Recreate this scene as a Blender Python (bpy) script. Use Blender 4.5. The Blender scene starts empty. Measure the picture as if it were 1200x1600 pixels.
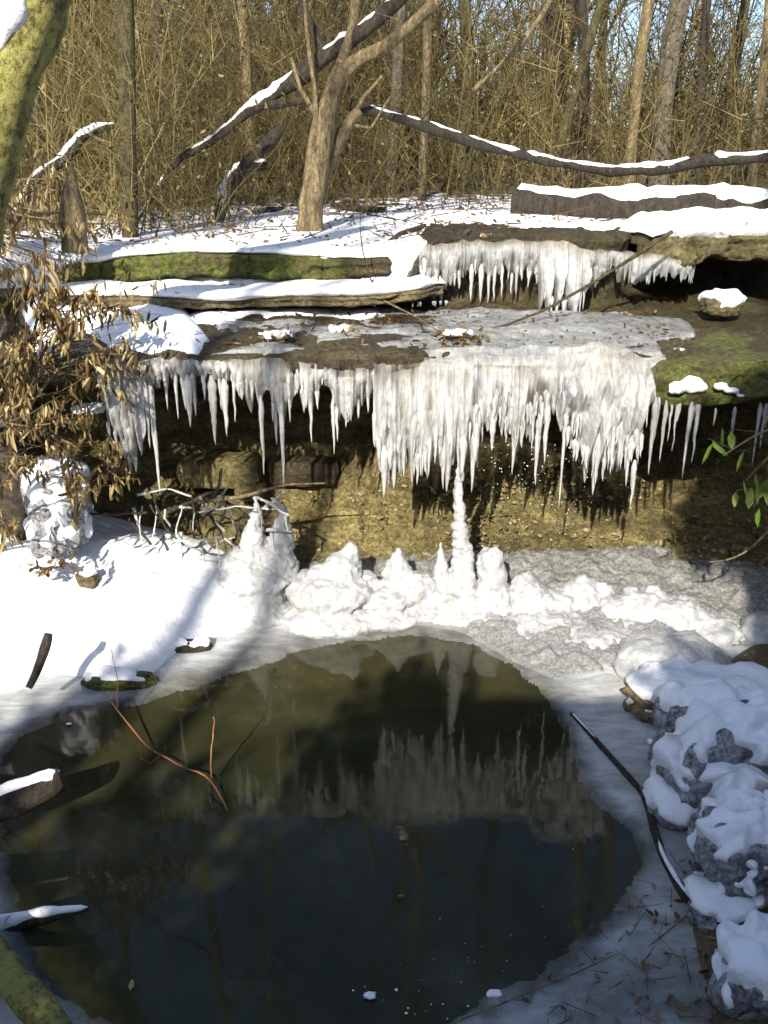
import bpy, math, random
import numpy as np
from mathutils import Vector

random.seed(7); rng = np.random.default_rng(11)
S = bpy.context.scene
COL = S.collection

# ------------------------------------------------------------------ camera
CAM_H, PITCH, FPX = 2.0, math.radians(19.9), 1350.0
cam = bpy.data.objects.new('camera', bpy.data.cameras.new('camera'))
COL.objects.link(cam); S.camera = cam
cam.location = (0, 0, CAM_H); cam.rotation_euler = (math.pi/2 - PITCH, 0, 0)
cam.data.sensor_fit = 'VERTICAL'; cam.data.sensor_height = 24; cam.data.lens = 24*FPX/1600
cam.data.clip_start = .05; cam.data.clip_end = 600

# ------------------------------------------------------------------ light
SUN_EL, SUN_AZ = math.radians(32), math.radians(15)      # behind the camera, a little to the left
W = bpy.data.worlds.new('World'); S.world = W; W.use_nodes = True
nt = W.node_tree; bg = nt.nodes['Background']
sky = nt.nodes.new('ShaderNodeTexSky'); sky.sky_type = 'NISHITA'; sky.sun_disc = False
sky.sun_elevation = SUN_EL; sky.sun_rotation = math.pi + SUN_AZ
nt.links.new(sky.outputs[0], bg.inputs[0]); bg.inputs[1].default_value = .115
sd_ = bpy.data.lights.new('sun', 'SUN'); sd_.energy = 5.0; sd_.angle = math.radians(.5); sd_.color = (1, .93, .80)
sun = bpy.data.objects.new('sun', sd_); COL.objects.link(sun)
SUNV = Vector((-math.sin(SUN_AZ)*math.cos(SUN_EL), -math.cos(SUN_AZ)*math.cos(SUN_EL), math.sin(SUN_EL)))
sun.rotation_euler = SUNV.to_track_quat('Z', 'Y').to_euler()
S.view_settings.view_transform = 'Standard'; S.view_settings.look = 'None'
S.view_settings.exposure = .88; S.view_settings.gamma = 1
S.render.engine = 'CYCLES'
S.cycles.max_bounces = 6; S.cycles.transparent_max_bounces = 12; S.cycles.caustics_reflective = False; S.cycles.caustics_refractive = False
S.cycles.sample_clamp_indirect = 4

# ------------------------------------------------------------------ picture -> world
CP, SP = math.cos(PITCH), math.sin(PITCH)
def ray(px, py):
    a, b = (px-600)/FPX, (800-py)/FPX
    return np.array([a, CP + b*SP, -SP + b*CP])
def P(px, py, Y):
    d = ray(px, py); return np.array([0, 0, CAM_H]) + d*(Y/d[1])
def Pz(px, py, Z):
    d = ray(px, py); return np.array([0, 0, CAM_H]) + d*((Z-CAM_H)/d[2])

# ------------------------------------------------------------------ noise
def _h(ix, iy, iz):
    n = (ix.astype(np.int64)*374761393 + iy.astype(np.int64)*668265263 + iz.astype(np.int64)*2147483647 + 1013904223) & 0xFFFFFFFF
    n = ((n ^ (n >> 13))*1274126177) & 0xFFFFFFFF
    n = ((n ^ (n >> 16))*2246822519) & 0xFFFFFFFF
    return ((n ^ (n >> 15)) & 0xFFFFFF)/float(0xFFFFFF)*2 - 1
def vn(p):
    p = np.asarray(p, float); i = np.floor(p); f = p - i; f = f*f*(3-2*f)
    x, y, z = i[..., 0], i[..., 1], i[..., 2]; fx, fy, fz = f[..., 0], f[..., 1], f[..., 2]
    def L(a, b, t): return a + (b-a)*t
    return L(L(L(_h(x, y, z), _h(x+1, y, z), fx), L(_h(x, y+1, z), _h(x+1, y+1, z), fx), fy),
             L(L(_h(x, y, z+1), _h(x+1, y, z+1), fx), L(_h(x, y+1, z+1), _h(x+1, y+1, z+1), fx), fy), fz)
def fbm(p, o=4):
    p = np.asarray(p, float); r = 0; a = 1; t = 0
    for k in range(o):
        r = r + a*vn(p*(2**k) + 17.3*k); t += a; a *= .5
    return r/t
def sst(a, b, x):
    t = np.clip((np.asarray(x, float)-a)/(b-a), 0, 1); return t*t*(3-2*t)
def c3(x, y, z): return np.stack(np.broadcast_arrays(np.asarray(x, float), np.asarray(y, float), np.asarray(z, float)), -1)

def rockdisp(Q):
    """bedded, blocky, cracked relief"""
    Q = np.asarray(Q, float); w = Q + .08*np.stack([vn(Q*3+1), vn(Q*3+9), vn(Q*3+21)], -1)
    bed = fbm(w*np.array([1.4, 1.4, 24.]), 3); blk = np.round(fbm(w*np.array([3.2, 3.2, 9.]), 2)*5)/5
    cr = np.exp(-(vn(w*np.array([4.5, 4.5, 1.2])+5)/.05)**2) + .7*np.exp(-(vn(w*np.array([1.1, 1.1, 17.])+3)/.07)**2)
    return .022*bed + .05*blk - .022*cr + .012*fbm(Q*26, 3)
# ------------------------------------------------------------------ mesh building
class MB:
    def __init__(s): s.v = []; s.q = []; s.t = []; s.a = []; s.n = 0
    def add(s, v, q=None, t=None, a=.5):
        v = np.asarray(v, float).reshape(-1, 3)
        if q is not None and len(q): s.q.append(np.asarray(q, int).reshape(-1, 4) + s.n)
        if t is not None and len(t): s.t.append(np.asarray(t, int).reshape(-1, 3) + s.n)
        s.v.append(v); s.a.append(np.broadcast_to(np.asarray(a, float), (len(v),))); s.n += len(v)
    def mesh(s, name):
        v = np.concatenate(s.v); a = np.concatenate(s.a)
        q = np.concatenate(s.q) if s.q else np.zeros((0, 4), int); t = np.concatenate(s.t) if s.t else np.zeros((0, 3), int)
        m = bpy.data.meshes.new(name)
        m.vertices.add(len(v)); m.vertices.foreach_set('co', v.astype(np.float32).ravel())
        m.loops.add(len(q)*4 + len(t)*3); m.loops.foreach_set('vertex_index', np.concatenate([q.ravel(), t.ravel()]).astype(np.int32))
        m.polygons.add(len(q)+len(t))
        m.polygons.foreach_set('loop_start', np.concatenate([np.arange(len(q))*4, len(q)*4 + np.arange(len(t))*3]).astype(np.int32))
        at = m.attributes.new('tint', 'FLOAT', 'POINT'); at.data.foreach_set('value', a.astype(np.float32))
        m.update(calc_edges=True); m.validate()
        return m
    def build(s, name, mat, parent=None, smooth=True):
        m = s.mesh(name)
        m.polygons.foreach_set('use_smooth', np.full(len(m.polygons), smooth))
        m.materials.append(mat)
        o = bpy.data.objects.new(name, m); COL.objects.link(o)
        if parent is not None: o.parent = parent; o.matrix_parent_inverse = parent.matrix_basis.inverted()
        return o
def tag(o, label=None, cat=None, group=None, kind=None):
    if label: o['label'] = label
    if cat: o['category'] = cat
    if group: o['group'] = group
    if kind: o['kind'] = kind
    return o
def thing(name, label, cat, loc=(0, 0, 0), group=None):
    o = bpy.data.objects.new(name, None); COL.objects.link(o); o.location = tuple(float(c) for c in loc); o.empty_display_size = .1
    return tag(o, label, cat, group)

def gridq(nu, nv, wrap=False):
    i, j = np.meshgrid(np.arange(nu if wrap else nu-1), np.arange(nv-1), indexing='ij'); k = (i+1) % nu
    return np.stack([i*nv+j, k*nv+j, k*nv+j+1, i*nv+j+1], -1).reshape(-1, 4)
def add_grid(mb, V, a=.5):
    nu, nv = V.shape[:2]; mb.add(V.reshape(-1, 3), gridq(nu, nv), a=a if np.isscalar(a) else np.asarray(a).reshape(-1))
def resample(pts, rad, n):
    pts = np.asarray(pts, float); rad = np.broadcast_to(np.asarray(rad, float), (len(pts),))
    d = np.r_[0, np.cumsum(np.linalg.norm(np.diff(pts, axis=0), axis=1))]; s = np.linspace(0, d[-1], n)
    if len(pts) > 3:                                   # smooth the corners a little
        out = np.stack([np.interp(s, d, pts[:, k]) for k in range(3)], -1)
        for _ in range(2): out[1:-1] = .25*out[:-2] + .5*out[1:-1] + .25*out[2:]
    else: out = np.stack([np.interp(s, d, pts[:, k]) for k in range(3)], -1)
    return out, np.interp(s, d, rad)
def tube(mb, pts, rad, sides=6, bump=0., freq=8., a=.5, cap=True):
    pts = np.asarray(pts, float); n = len(pts); rad = np.broadcast_to(np.asarray(rad, float), (n,))
    T = np.gradient(pts, axis=0); T /= np.linalg.norm(T, axis=1)[:, None] + 1e-9
    ref = np.array([0, 0, 1.]) if abs(T[:, 2]).mean() < .8 else np.array([1., 0, 0])
    A = np.cross(T, ref); A /= np.linalg.norm(A, axis=1)[:, None] + 1e-9; B = np.cross(T, A)
    th = np.linspace(0, 2*math.pi, sides, endpoint=False)
    N = np.cos(th)[:, None, None]*A[None] + np.sin(th)[:, None, None]*B[None]
    V = pts[None] + N*rad[None, :, None]
    if bump: V = V + N*(bump*rad[None, :]*fbm(V*freq, 3)*1.6)[..., None]
    q = gridq(sides, n, True); V = V.reshape(-1, 3); t = []
    if cap:
        V = np.concatenate([V, pts[:1], pts[-1:]]); c0, c1 = sides*n, sides*n+1
        for k in range(sides):
            k2 = (k+1) % sides; t += [[c0, k2*n, k*n], [c1, k*n+n-1, k2*n+n-1]]
    mb.add(V, q, t, a)
def prisms(mb, p0, p1, r0, r1, a=.5):
    p0 = np.asarray(p0, float); p1 = np.asarray(p1, float); n = len(p0)
    T = p1-p0; T /= np.linalg.norm(T, axis=1)[:, None] + 1e-9
    ref = np.where(abs(T[:, 2:3]) < .8, np.array([[0, 0, 1.]]), np.array([[1., 0, 0]]))
    A = np.cross(T, ref); A /= np.linalg.norm(A, axis=1)[:, None]; B = np.cross(T, A)
    V = np.zeros((n, 6, 3))
    for k in range(3):
        th = k*2.0944; N = math.cos(th)*A + math.sin(th)*B
        V[:, k] = p0 + N*np.reshape(np.broadcast_to(r0, (n,)), (n, 1)); V[:, k+3] = p1 + N*np.reshape(np.broadcast_to(r1, (n,)), (n, 1))
    q = np.array([[0, 1, 4, 3], [1, 2, 5, 4], [2, 0, 3, 5]])
    mb.add(V.reshape(-1, 3), (q[None] + 6*np.arange(n)[:, None, None]).reshape(-1, 4), a=np.repeat(np.broadcast_to(a, (n,)), 6))
def rotm(n, up=None, spread=1.):
    """random rotation matrices; with up: z axis of the template turned near that vector"""
    if up is None: Z = rng.normal(size=(n, 3))
    else: Z = np.asarray(up, float) + spread*rng.normal(size=(n, 3))
    Z /= np.linalg.norm(Z, axis=1)[:, None]
    X = np.cross(Z, rng.normal(size=(n, 3))); X /= np.linalg.norm(X, axis=1)[:, None]
    return np.stack([X, np.cross(Z, X), Z], -1)
def scatter(mb, tv, tq, tt, pos, R, sc, a):
    n = len(pos); tv = np.asarray(tv, float); k = len(tv)
    V = np.einsum('nij,kj->nki', R, tv)*np.reshape(np.broadcast_to(sc, (n,)), (n, 1, 1)) + np.asarray(pos)[:, None]
    off = k*np.arange(n)[:, None, None]
    mb.add(V.reshape(-1, 3), (np.asarray(tq)[None]+off).reshape(-1, 4) if len(tq) else None,
           (np.asarray(tt)[None]+off).reshape(-1, 3) if len(tt) else None, np.repeat(np.broadcast_to(a, (n,)), k))
# curled dry leaf: long axis x (0..1), folded along the midrib
LEAF_V = [(0, 0, 0), (.3, .2, .09), (.3, 0, -.02), (.3, -.2, .09), (.68, .17, .12), (.68, 0, .0), (.68, -.17, .12), (1, .0, .12)]
LEAF_N = [(0, 0, 0), (.28, .12, .10), (.3, 0, -.03), (.3, -.10, .10), (.66, .12, .20), (.68, .02, .06), (.66, -.08, .17), (1, .06, .22)]
LEAF_Q = [(1, 4, 5, 2), (2, 5, 6, 3)]; LEAF_T = [(0, 1, 2), (0, 2, 3), (4, 7, 5), (5, 7, 6)]
def ico(sub):
    import bmesh
    b = bmesh.new(); bmesh.ops.create_icosphere(b, subdivisions=sub, radius=1)
    v = np.array([x.co for x in b.verts]); t = np.array([[x.index for x in f.verts] for f in b.faces]); b.free(); return v, t
ICO = {k: ico(k) for k in (1, 2, 3, 4, 5, 6)}
def rockshape(size, seed, sub=4, amp=.28, freq=1.3, boxy=.5):
    v, t = ICO[sub]; v = v.copy()
    m = np.abs(v).max(1)[:, None]; v = v*(1-boxy) + boxy*v/m*.8
    n = v/np.linalg.norm(v, axis=1)[:, None]
    d = amp*fbm(n*freq + seed*7.1, 3) + amp*.35*fbm(n*freq*4 + seed*3.3, 3) - amp*.3*np.abs(vn(n*freq*2.2+seed))
    return (v + n*d[:, None])*np.asarray(size), t
def vnormals(v, t):
    fn = np.cross(v[t[:, 1]]-v[t[:, 0]], v[t[:, 2]]-v[t[:, 0]]); n = np.zeros_like(v)
    for k in range(3): np.add.at(n, t[:, k], fn)
    return n/(np.linalg.norm(n, axis=1)[:, None]+1e-12)
def smooth(v, t, k):
    for _ in range(k):
        a = np.zeros_like(v); c = np.zeros(len(v))
        for i, j in ((0, 1), (1, 2), (2, 0)): np.add.at(a, t[:, i], v[t[:, j]]); np.add.at(c, t[:, i], 1)
        v = .4*v + .6*a/c[:, None]
    return v
def fuse(mb, voxel):
    m = mb.mesh('tmp'); o = bpy.data.objects.new('tmp', m); COL.objects.link(o)
    r = o.modifiers.new('r', 'REMESH'); r.mode = 'VOXEL'; r.voxel_size = voxel
    dg = bpy.context.evaluated_depsgraph_get(); e = o.evaluated_get(dg); me = e.to_mesh()
    v = np.zeros(len(me.vertices)*3, np.float32); me.vertices.foreach_get('co', v); v = v.reshape(-1, 3).astype(float)
    f = np.array([list(p.vertices) for p in me.polygons if len(p.vertices) == 4]); e.to_mesh_clear()
    bpy.data.objects.remove(o); bpy.data.meshes.remove(m)
    t = np.concatenate([f[:, [0, 1, 2]], f[:, [0, 2, 3]]]); return v, f, t
def polysd(x, y, poly):
    """signed distance, positive inside"""
    poly = np.asarray(poly, float); d = np.full(x.shape, 1e9); ins = np.zeros(x.shape, bool); n = len(poly)
    for i in range(n):
        ax, ay = poly[i]; bx, by = poly[(i+1) % n]; ex, ey = bx-ax, by-ay; L = ex*ex+ey*ey+1e-12
        t = np.clip(((x-ax)*ex+(y-ay)*ey)/L, 0, 1); d = np.minimum(d, np.hypot(x-ax-t*ex, y-ay-t*ey))
        c = ((ay > y) != (by > y)); xx = ax + (y-ay)*ex/(ey if abs(ey) > 1e-12 else 1e-12); ins ^= c & (x < xx)
    return np.where(ins, d, -d)
def patch(mb, poly, zf, step=.02, a=None, drop=.04):
    """sheet over a plan polygon; zf(x,y,sd) gives the height"""
    poly = np.asarray(poly, float); x0, y0 = poly.min(0)-step*2; x1, y1 = poly.max(0)+step*2
    X, Y = np.meshgrid(np.arange(x0, x1, step), np.arange(y0, y1, step), indexing='ij')
    sd = polysd(X, Y, poly); Z = zf(X, Y, np.maximum(sd, 0)) - drop*(sd <= 0)
    keep = sd > -step*1.5; q = gridq(*X.shape); ok = keep.ravel()[q].all(1); q = q[ok]
    used = np.unique(q); m = np.full(X.size, -1); m[used] = np.arange(len(used))
    A = .5 if a is None else a(X, Y, sd).ravel()[used]
    mb.add(c3(X, Y, Z).reshape(-1, 3)[used], m[q], a=A)

# ------------------------------------------------------------------ materials
def mat(name):
    m = bpy.data.materials.new(name); m.use_nodes = True; n = m.node_tree
    b = n.nodes['Principled BSDF']; return m, n, b
def nd(n, t, **k):
    x = n.nodes.new(t)
    for a, v in k.items():
        if a in x.inputs: x.inputs[a].default_value = v
        else: setattr(x, a, v)
    return x
def coords(n, scale=(1, 1, 1)):
    tc = nd(n, 'ShaderNodeTexCoord'); mp = nd(n, 'ShaderNodeMapping'); mp.inputs['Scale'].default_value = scale
    n.links.new(tc.outputs['Object'], mp.inputs[0]); return mp.outputs[0]
def noise(n, scale, detail=5, rough=.6, sc=(1, 1, 1), dist=0):
    x = nd(n, 'ShaderNodeTexNoise'); x.inputs['Scale'].default_value = scale; x.inputs['Detail'].default_value = detail
    x.inputs['Roughness'].default_value = rough; x.inputs['Distortion'].default_value = dist
    n.links.new(coords(n, sc), x.inputs['Vector']); return x.outputs['Fac']
def ramp(n, fac, stops):
    r = nd(n, 'ShaderNodeValToRGB'); e = r.color_ramp.elements
    while len(e) < len(stops): e.new(.5)
    for i, (p, c) in enumerate(stops):
        e[i].position = p; e[i].color = (*c, 1) if len(c) == 3 else c
    n.links.new(fac, r.inputs[0]); return r.outputs[0]
def mixc(n, fac, a, b, blend='MIX'):
    x = nd(n, 'ShaderNodeMix'); x.data_type = 'RGBA'; x.blend_type = blend
    for s, v in ((0, fac), (6, a), (7, b)):
        if hasattr(v, 'links'): n.links.new(v, x.inputs[s])
        else: x.inputs[s].default_value = v if s == 0 else ((*v, 1) if len(v) == 3 else v)
    return x.outputs[2]
def mth(n, op, a, b=0., clamp=False):
    x = nd(n, 'ShaderNodeMath'); x.operation = op; x.use_clamp = clamp
    for i, v in enumerate((a, b)):
        if hasattr(v, 'links'): n.links.new(v, x.inputs[i])
        else: x.inputs[i].default_value = v
    return x.outputs[0]
def bump(n, b, h, strength=.5, dist=.02, prev=None):
    x = nd(n, 'ShaderNodeBump'); x.inputs['Strength'].default_value = strength; x.inputs['Distance'].default_value = dist
    n.links.new(h, x.inputs['Height'])
    if prev is not None: n.links.new(prev, x.inputs['Normal'])
    if b is not None: n.links.new(x.outputs[0], b.inputs['Normal'])
    return x.outputs[0]
def attr(n, name='tint'):
    x = nd(n, 'ShaderNodeAttribute'); x.attribute_name = name; return x.outputs['Fac']

def m_snow(name, dirt=0., tintc=(.86, .875, .91)):
    m, n, b = mat(name)
    c = ramp(n, noise(n, 3, 4), [(.3, tuple(k*.93 for k in tintc)), (.7, tintc)])
    if dirt:
        f = ramp(n, noise(n, 26, 6, .7), [(.60-dirt*.2, (0, 0, 0)), (.66-dirt*.2, (1, 1, 1))])
        f2 = mth(n, 'MULTIPLY', f, ramp(n, noise(n, 5, 3), [(.42, (0, 0, 0)), (.6, (1, 1, 1))]))
        c = mixc(n, f2, c, (.10, .07, .035))
    n.links.new(c, b.inputs['Base Color']); b.inputs['Roughness'].default_value = .5
    b.inputs['Subsurface Weight'].default_value = .0
    p = bump(n, None, noise(n, 14, 5), .5, .03)
    bump(n, b, noise(n, 160, 3, .7), .35, .006, p); return m
def m_rock(name, c0, c1, c2, rough=.75, strata=9., bs=.9, moss=None):
    m, n, b = mat(name)
    st = noise(n, 1.0, 6, .65, (1.3, 1.3, strata), .6); big = noise(n, 2.2, 5, .6); fine = noise(n, 42, 6, .7)
    c = ramp(n, mth(n, 'ADD', mth(n, 'MULTIPLY', st, .6), mth(n, 'MULTIPLY', big, .4)), [(.30, c0), (.5, c1), (.68, c2)])
    c = mixc(n, .75, c, ramp(n, fine, [(.36, (.22, .2, .18)), (.6, (1.45, 1.38, 1.25))]), 'MULTIPLY')
    c = mixc(n, .6, c, ramp(n, noise(n, 11, 6, .75), [(.38, (.3, .28, .26)), (.58, (1.3, 1.28, 1.2))]), 'MULTIPLY')
    if moss is not None:
        f = mth(n, 'MULTIPLY', attr(n), ramp(n, noise(n, 9, 6, .7), [(.36, (0, 0, 0)), (.52, (1, 1, 1))]))
        mc = ramp(n, noise(n, 48, 6, .75), [(.38, tuple(.22*k for k in moss)), (.62, tuple(1.35*k for k in moss))])
        c = mixc(n, f, c, mc)
    n.links.new(c, b.inputs['Base Color'])
    n.links.new(ramp(n, noise(n, 7, 4), [(.35, (rough-.25,)*3), (.65, (rough,)*3)]), b.inputs['Roughness'])
    p = bump(n, None, st, bs, .08); p = bump(n, None, noise(n, 17, 7, .75), 1, .05, p); p = bump(n, None, fine, bs*.9, .02, p)
    bump(n, b, noise(n, 150, 3, .7), .5, .004, p); return m
def m_ice(name, col, trans=.3, rough=.22, tscale=60, sc=(1, 1, .22), bs=.6, sss=.25, clear=.0, mott=.5):
    """cloudy ice: bubbly white body with clear streaks, half see-through"""
    m, n, b = mat(name); o = n.nodes['Material Output']
    f = noise(n, tscale, 5, .65, sc)
    cc = ramp(n, f, [(.32, tuple(k*(1-mott) for k in col)), (.62, col)])
    cc = mixc(n, mth(n, 'MULTIPLY', mth(n, 'SUBTRACT', attr(n), .5, True), 1.3, True), cc, (.36, .29, .17))
    n.links.new(cc, b.inputs['Base Color']); b.inputs['Roughness'].default_value = rough; b.inputs['IOR'].default_value = 1.31
    b.inputs['Subsurface Weight'].default_value = sss; b.inputs['Subsurface Radius'].default_value = (.04, .05, .06); b.inputs['Subsurface Scale'].default_value = .6
    p = bump(n, None, f, bs, .02); bump(n, b, noise(n, 190, 3, .7), bs*.8, .006, p)
    b.inputs['Coat Weight'].default_value = .8; b.inputs['Coat Roughness'].default_value = .06
    n.links.new(bump(n, None, noise(n, 130, 4, .75), 1., .012), b.inputs['Coat Normal'])
    tr = nd(n, 'ShaderNodeBsdfTransparent'); tr.inputs[0].default_value = (.95, .97, 1, 1)
    tl = nd(n, 'ShaderNodeBsdfTranslucent'); n.links.new(cc, tl.inputs[0])
    a1 = nd(n, 'ShaderNodeMixShader'); a1.inputs[0].default_value = .25
    n.links.new(b.outputs[0], a1.inputs[1]); n.links.new(tl.outputs[0], a1.inputs[2])
    mx = nd(n, 'ShaderNodeMixShader')
    fr = ramp(n, noise(n, tscale*.35, 4, .6, sc), [(.35, (trans+clear,)*3), (.62, (trans*.35,)*3)])
    n.links.new(mth(n, 'ADD', fr, mth(n, 'SUBTRACT', attr(n), .5), True), mx.inputs[0]); n.links.new(a1.outputs[0], mx.inputs[1]); n.links.new(tr.outputs[0], mx.inputs[2])
    n.links.new(mx.outputs[0], o.inputs[0]); return m
def m_bark(name, c0, c1, lich=None, lf=.5):
    m, n, b = mat(name)
    f = noise(n, 26, 6, .7, (1, 1, .22))
    c = ramp(n, f, [(.34, c0), (.62, c1)])
    c = mixc(n, .8, c, ramp(n, noise(n, 55, 6, .75, (1, 1, .5)), [(.36, (.3, .28, .25)), (.6, (1.35, 1.3, 1.2))]), 'MULTIPLY')
    if lich: c = mixc(n, ramp(n, noise(n, 16, 7, .8), [(.62-lf*.3, (0, 0, 0)), (.72-lf*.3, (1, 1, 1))]), c, lich)
    n.links.new(c, b.inputs['Base Color']); b.inputs['Roughness'].default_value = .85
    p = bump(n, None, f, 1, .05); bump(n, b, noise(n, 70, 5, .75, (1, 1, .5)), .9, .02, p); return m
def m_tint(name, stops, rough=.7, transl=.0, spec=.3):
    m, n, b = mat(name); c = ramp(n, attr(n), stops)
    n.links.new(c, b.inputs['Base Color']); b.inputs['Roughness'].default_value = rough; b.inputs['Specular IOR Level'].default_value = spec
    if transl:
        o = n.nodes['Material Output']; tl = nd(n, 'ShaderNodeBsdfTranslucent'); n.links.new(c, tl.inputs[0])
        mx = nd(n, 'ShaderNodeMixShader'); mx.inputs[0].default_value = transl
        n.links.new(b.outputs[0], mx.inputs[1]); n.links.new(tl.outputs[0], mx.inputs[2]); n.links.new(mx.outputs[0], o.inputs[0])
    return m

SNOW = m_snow('snow'); SNOW_DIRTY = m_snow('littered snow', .16)
ROCK = m_rock('wet brown rock', (.022, .018, .011), (.075, .058, .033), (.17, .135, .075), .6, 11, moss=(.10, .095, .022))
ROCK_TAN = m_rock('tan rock', (.09, .07, .035), (.20, .165, .085), (.34, .28, .16), .75, 7, moss=(.09, .105, .02))
HOLLOW = m_rock('olive shale', (.06, .05, .018), (.21, .18, .072), (.44, .375, .165), .8, 13, moss=(.1, .1, .02))
ROCK_MOSS = m_rock('mossy rock', (.03, .025, .012), (.10, .08, .035), (.22, .18, .09), .85, 12, moss=(.15, .18, .02))
ROCK_FROST = m_rock('frosted rock', (.03, .026, .022), (.09, .08, .065), (.19, .165, .125), .7, 5, moss=(.62, .64, .69))
ROCK_DARK = m_rock('dark wet rock', (.022, .019, .015), (.07, .06, .045), (.16, .135, .09), .5, 6, moss=(.06, .06, .015))
ICE = m_ice('white icicle ice', (.86, .86, .845), .42, .10, mott=.45)
ICE_CLEAR = m_ice('grey glazed ice', (.62, .63, .62), .5, .15, 45, mott=.45)
ICE_MOUND = m_ice('splash ice', (.73, .74, .75), .12, .2, 22, (1, 1, .6), .8, .3, mott=.42)
ICE_GREY = m_ice('dull ice', (.68, .69, .69), .12, .3, 26, (1, 1, 1), .8, .2, mott=.4)
SPRAY = m_ice('frozen spray', (.60, .60, .58), .42, .2, 75, (1, 1, 1), .9, .1, mott=.6)
BARK_TAN = m_bark('tan bark', (.10, .075, .035), (.36, .285, .15))
BARK_GREY = m_bark('grey bark', (.08, .07, .055), (.22, .19, .14), (.26, .27, .2), .2)
BARK_DARK = m_bark('dark bark', (.02, .017, .012), (.075, .06, .04))
BARK_OLIVE = m_bark('olive bark', (.035, .028, .012), (.14, .11, .045), (.13, .125, .04), .4)
BARK_MOSS = m_bark('lichen bark', (.06, .05, .012), (.30, .26, .065), (.46, .43, .12), .6)
TWIG_ICE = m_ice('twig glaze', (.8, .8, .8), .15, .2, 40)
TWIG = m_tint('twig bark', [(0, (.05, .035, .02)), (.45, (.16, .12, .06)), (1, (.36, .28, .16))], .8)
TWIG_RED = m_tint('orange twig bark', [(0, (.15, .06, .025)), (1, (.27, .12, .05))], .75)
DRY_LEAF = m_tint('dry leaf', [(0, (.07, .042, .016)), (.35, (.21, .135, .05)), (.7, (.40, .29, .12)), (1, (.62, .52, .29))], .6, .35)
GREEN_LEAF = m_tint('green leaf', [(0, (.10, .18, .02)), (1, (.26, .34, .05))], .45, .35, .5)
LITTER = m_tint('woodland litter', [(0, (.03, .02, .01)), (.5, (.13, .075, .03)), (1, (.30, .19, .09))], .8)
STONE = m_tint('creek gravel', [(0, (.04, .033, .016)), (.5, (.15, .125, .056)), (1, (.30, .25, .125))], .7)
THICKET = m_tint('thicket stems', [(0, (.016, .013, .005)), (.42, (.070, .054, .019)), (.78, (.185, .145, .053)), (1, (.40, .335, .16))], .85)
THICK_LEAF = m_tint('thicket leaves', [(0, (.03, .05, .010)), (.35, (.085, .085, .02)), (.65, (.14, .105, .034)), (1, (.30, .21, .08))], .7, .3)

def m_ground():
    m, n, b = mat('leaf litter and snow')
    lit = ramp(n, noise(n, 38, 6, .75), [(.3, (.025, .018, .010)), (.5, (.10, .072, .035)), (.7, (.22, .165, .085))])
    sn = ramp(n, noise(n, 3, 4), [(.3, (.80, .82, .86)), (.7, (.86, .875, .91))])
    f = mth(n, 'ADD', attr(n), mth(n, 'MULTIPLY', mth(n, 'SUBTRACT', noise(n, 4.5, 7, .72), .5), 1.7))
    n.links.new(mixc(n, ramp(n, f, [(.47, (0, 0, 0)), (.53, (1, 1, 1))]), lit, sn), b.inputs['Base Color']); b.inputs['Roughness'].default_value = .7
    p = bump(n, None, noise(n, 12, 5), .6, .05); bump(n, b, noise(n, 90, 4, .7), .6, .012, p); return m
GROUND = m_ground()
def m_water():
    m, n, b = mat('dark pool water')
    c = mixc(n, attr(n), ramp(n, noise(n, 1.6, 5, .6), [(.35, (.016, .0175, .0085)), (.55, (.030, .031, .015)), (.68, (.056, .058, .038))]), ramp(n, noise(n, 4, 6, .7), [(.35, (.028, .027, .012)), (.62, (.062, .055, .024)), (.75, (.14, .11, .035))]))
    n.links.new(c, b.inputs['Base Color']); n.links.new(ramp(n, noise(n, 2.5, 5, .6), [(.4, (.025,)*3), (.64, (.085,)*3)]), b.inputs['Roughness']); b.inputs['IOR'].default_value = 1.33; b.inputs['Specular IOR Level'].default_value = .5
    bump(n, b, noise(n, 9, 3, .5, (1, 1, 1)), .03, .02); return m
WATER = m_water()
def m_sheet():
    m, n, b = mat('pool ice'); o = n.nodes['Material Output']; a = attr(n)
    streak = noise(n, 7, 6, .65, (1, 2.6, 1), .8)
    c = ramp(n, streak, [(.3, (.30, .31, .30)), (.7, (.62, .63, .64))]); n.links.new(c, b.inputs['Base Color'])
    b.inputs['Roughness'].default_value = .28; b.inputs['IOR'].default_value = 1.31
    p = bump(n, None, noise(n, 18, 5), .25, .02); bump(n, b, noise(n, 120, 3, .7), .3, .004, p)
    tr = nd(n, 'ShaderNodeBsdfTransparent'); mx = nd(n, 'ShaderNodeMixShader')
    f = mth(n, 'ADD', a, mth(n, 'MULTIPLY', mth(n, 'SUBTRACT', noise(n, 5, 6, .65), .5), .9), True)
    n.links.new(f, mx.inputs[0]); n.links.new(tr.outputs[0], mx.inputs[1]); n.links.new(b.outputs[0], mx.inputs[2])
    n.links.new(mx.outputs[0], o.inputs[0]); return m
SHEET = m_sheet()
def m_drop():
    m, n, b = mat('water drops'); b.inputs['Base Color'].default_value = (.8, .82, .85, 1); b.inputs['Roughness'].default_value = .04; b.inputs['IOR'].default_value = 1.33
    b.inputs['Specular IOR Level'].default_value = .9; return m
DROP = m_drop()

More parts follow.
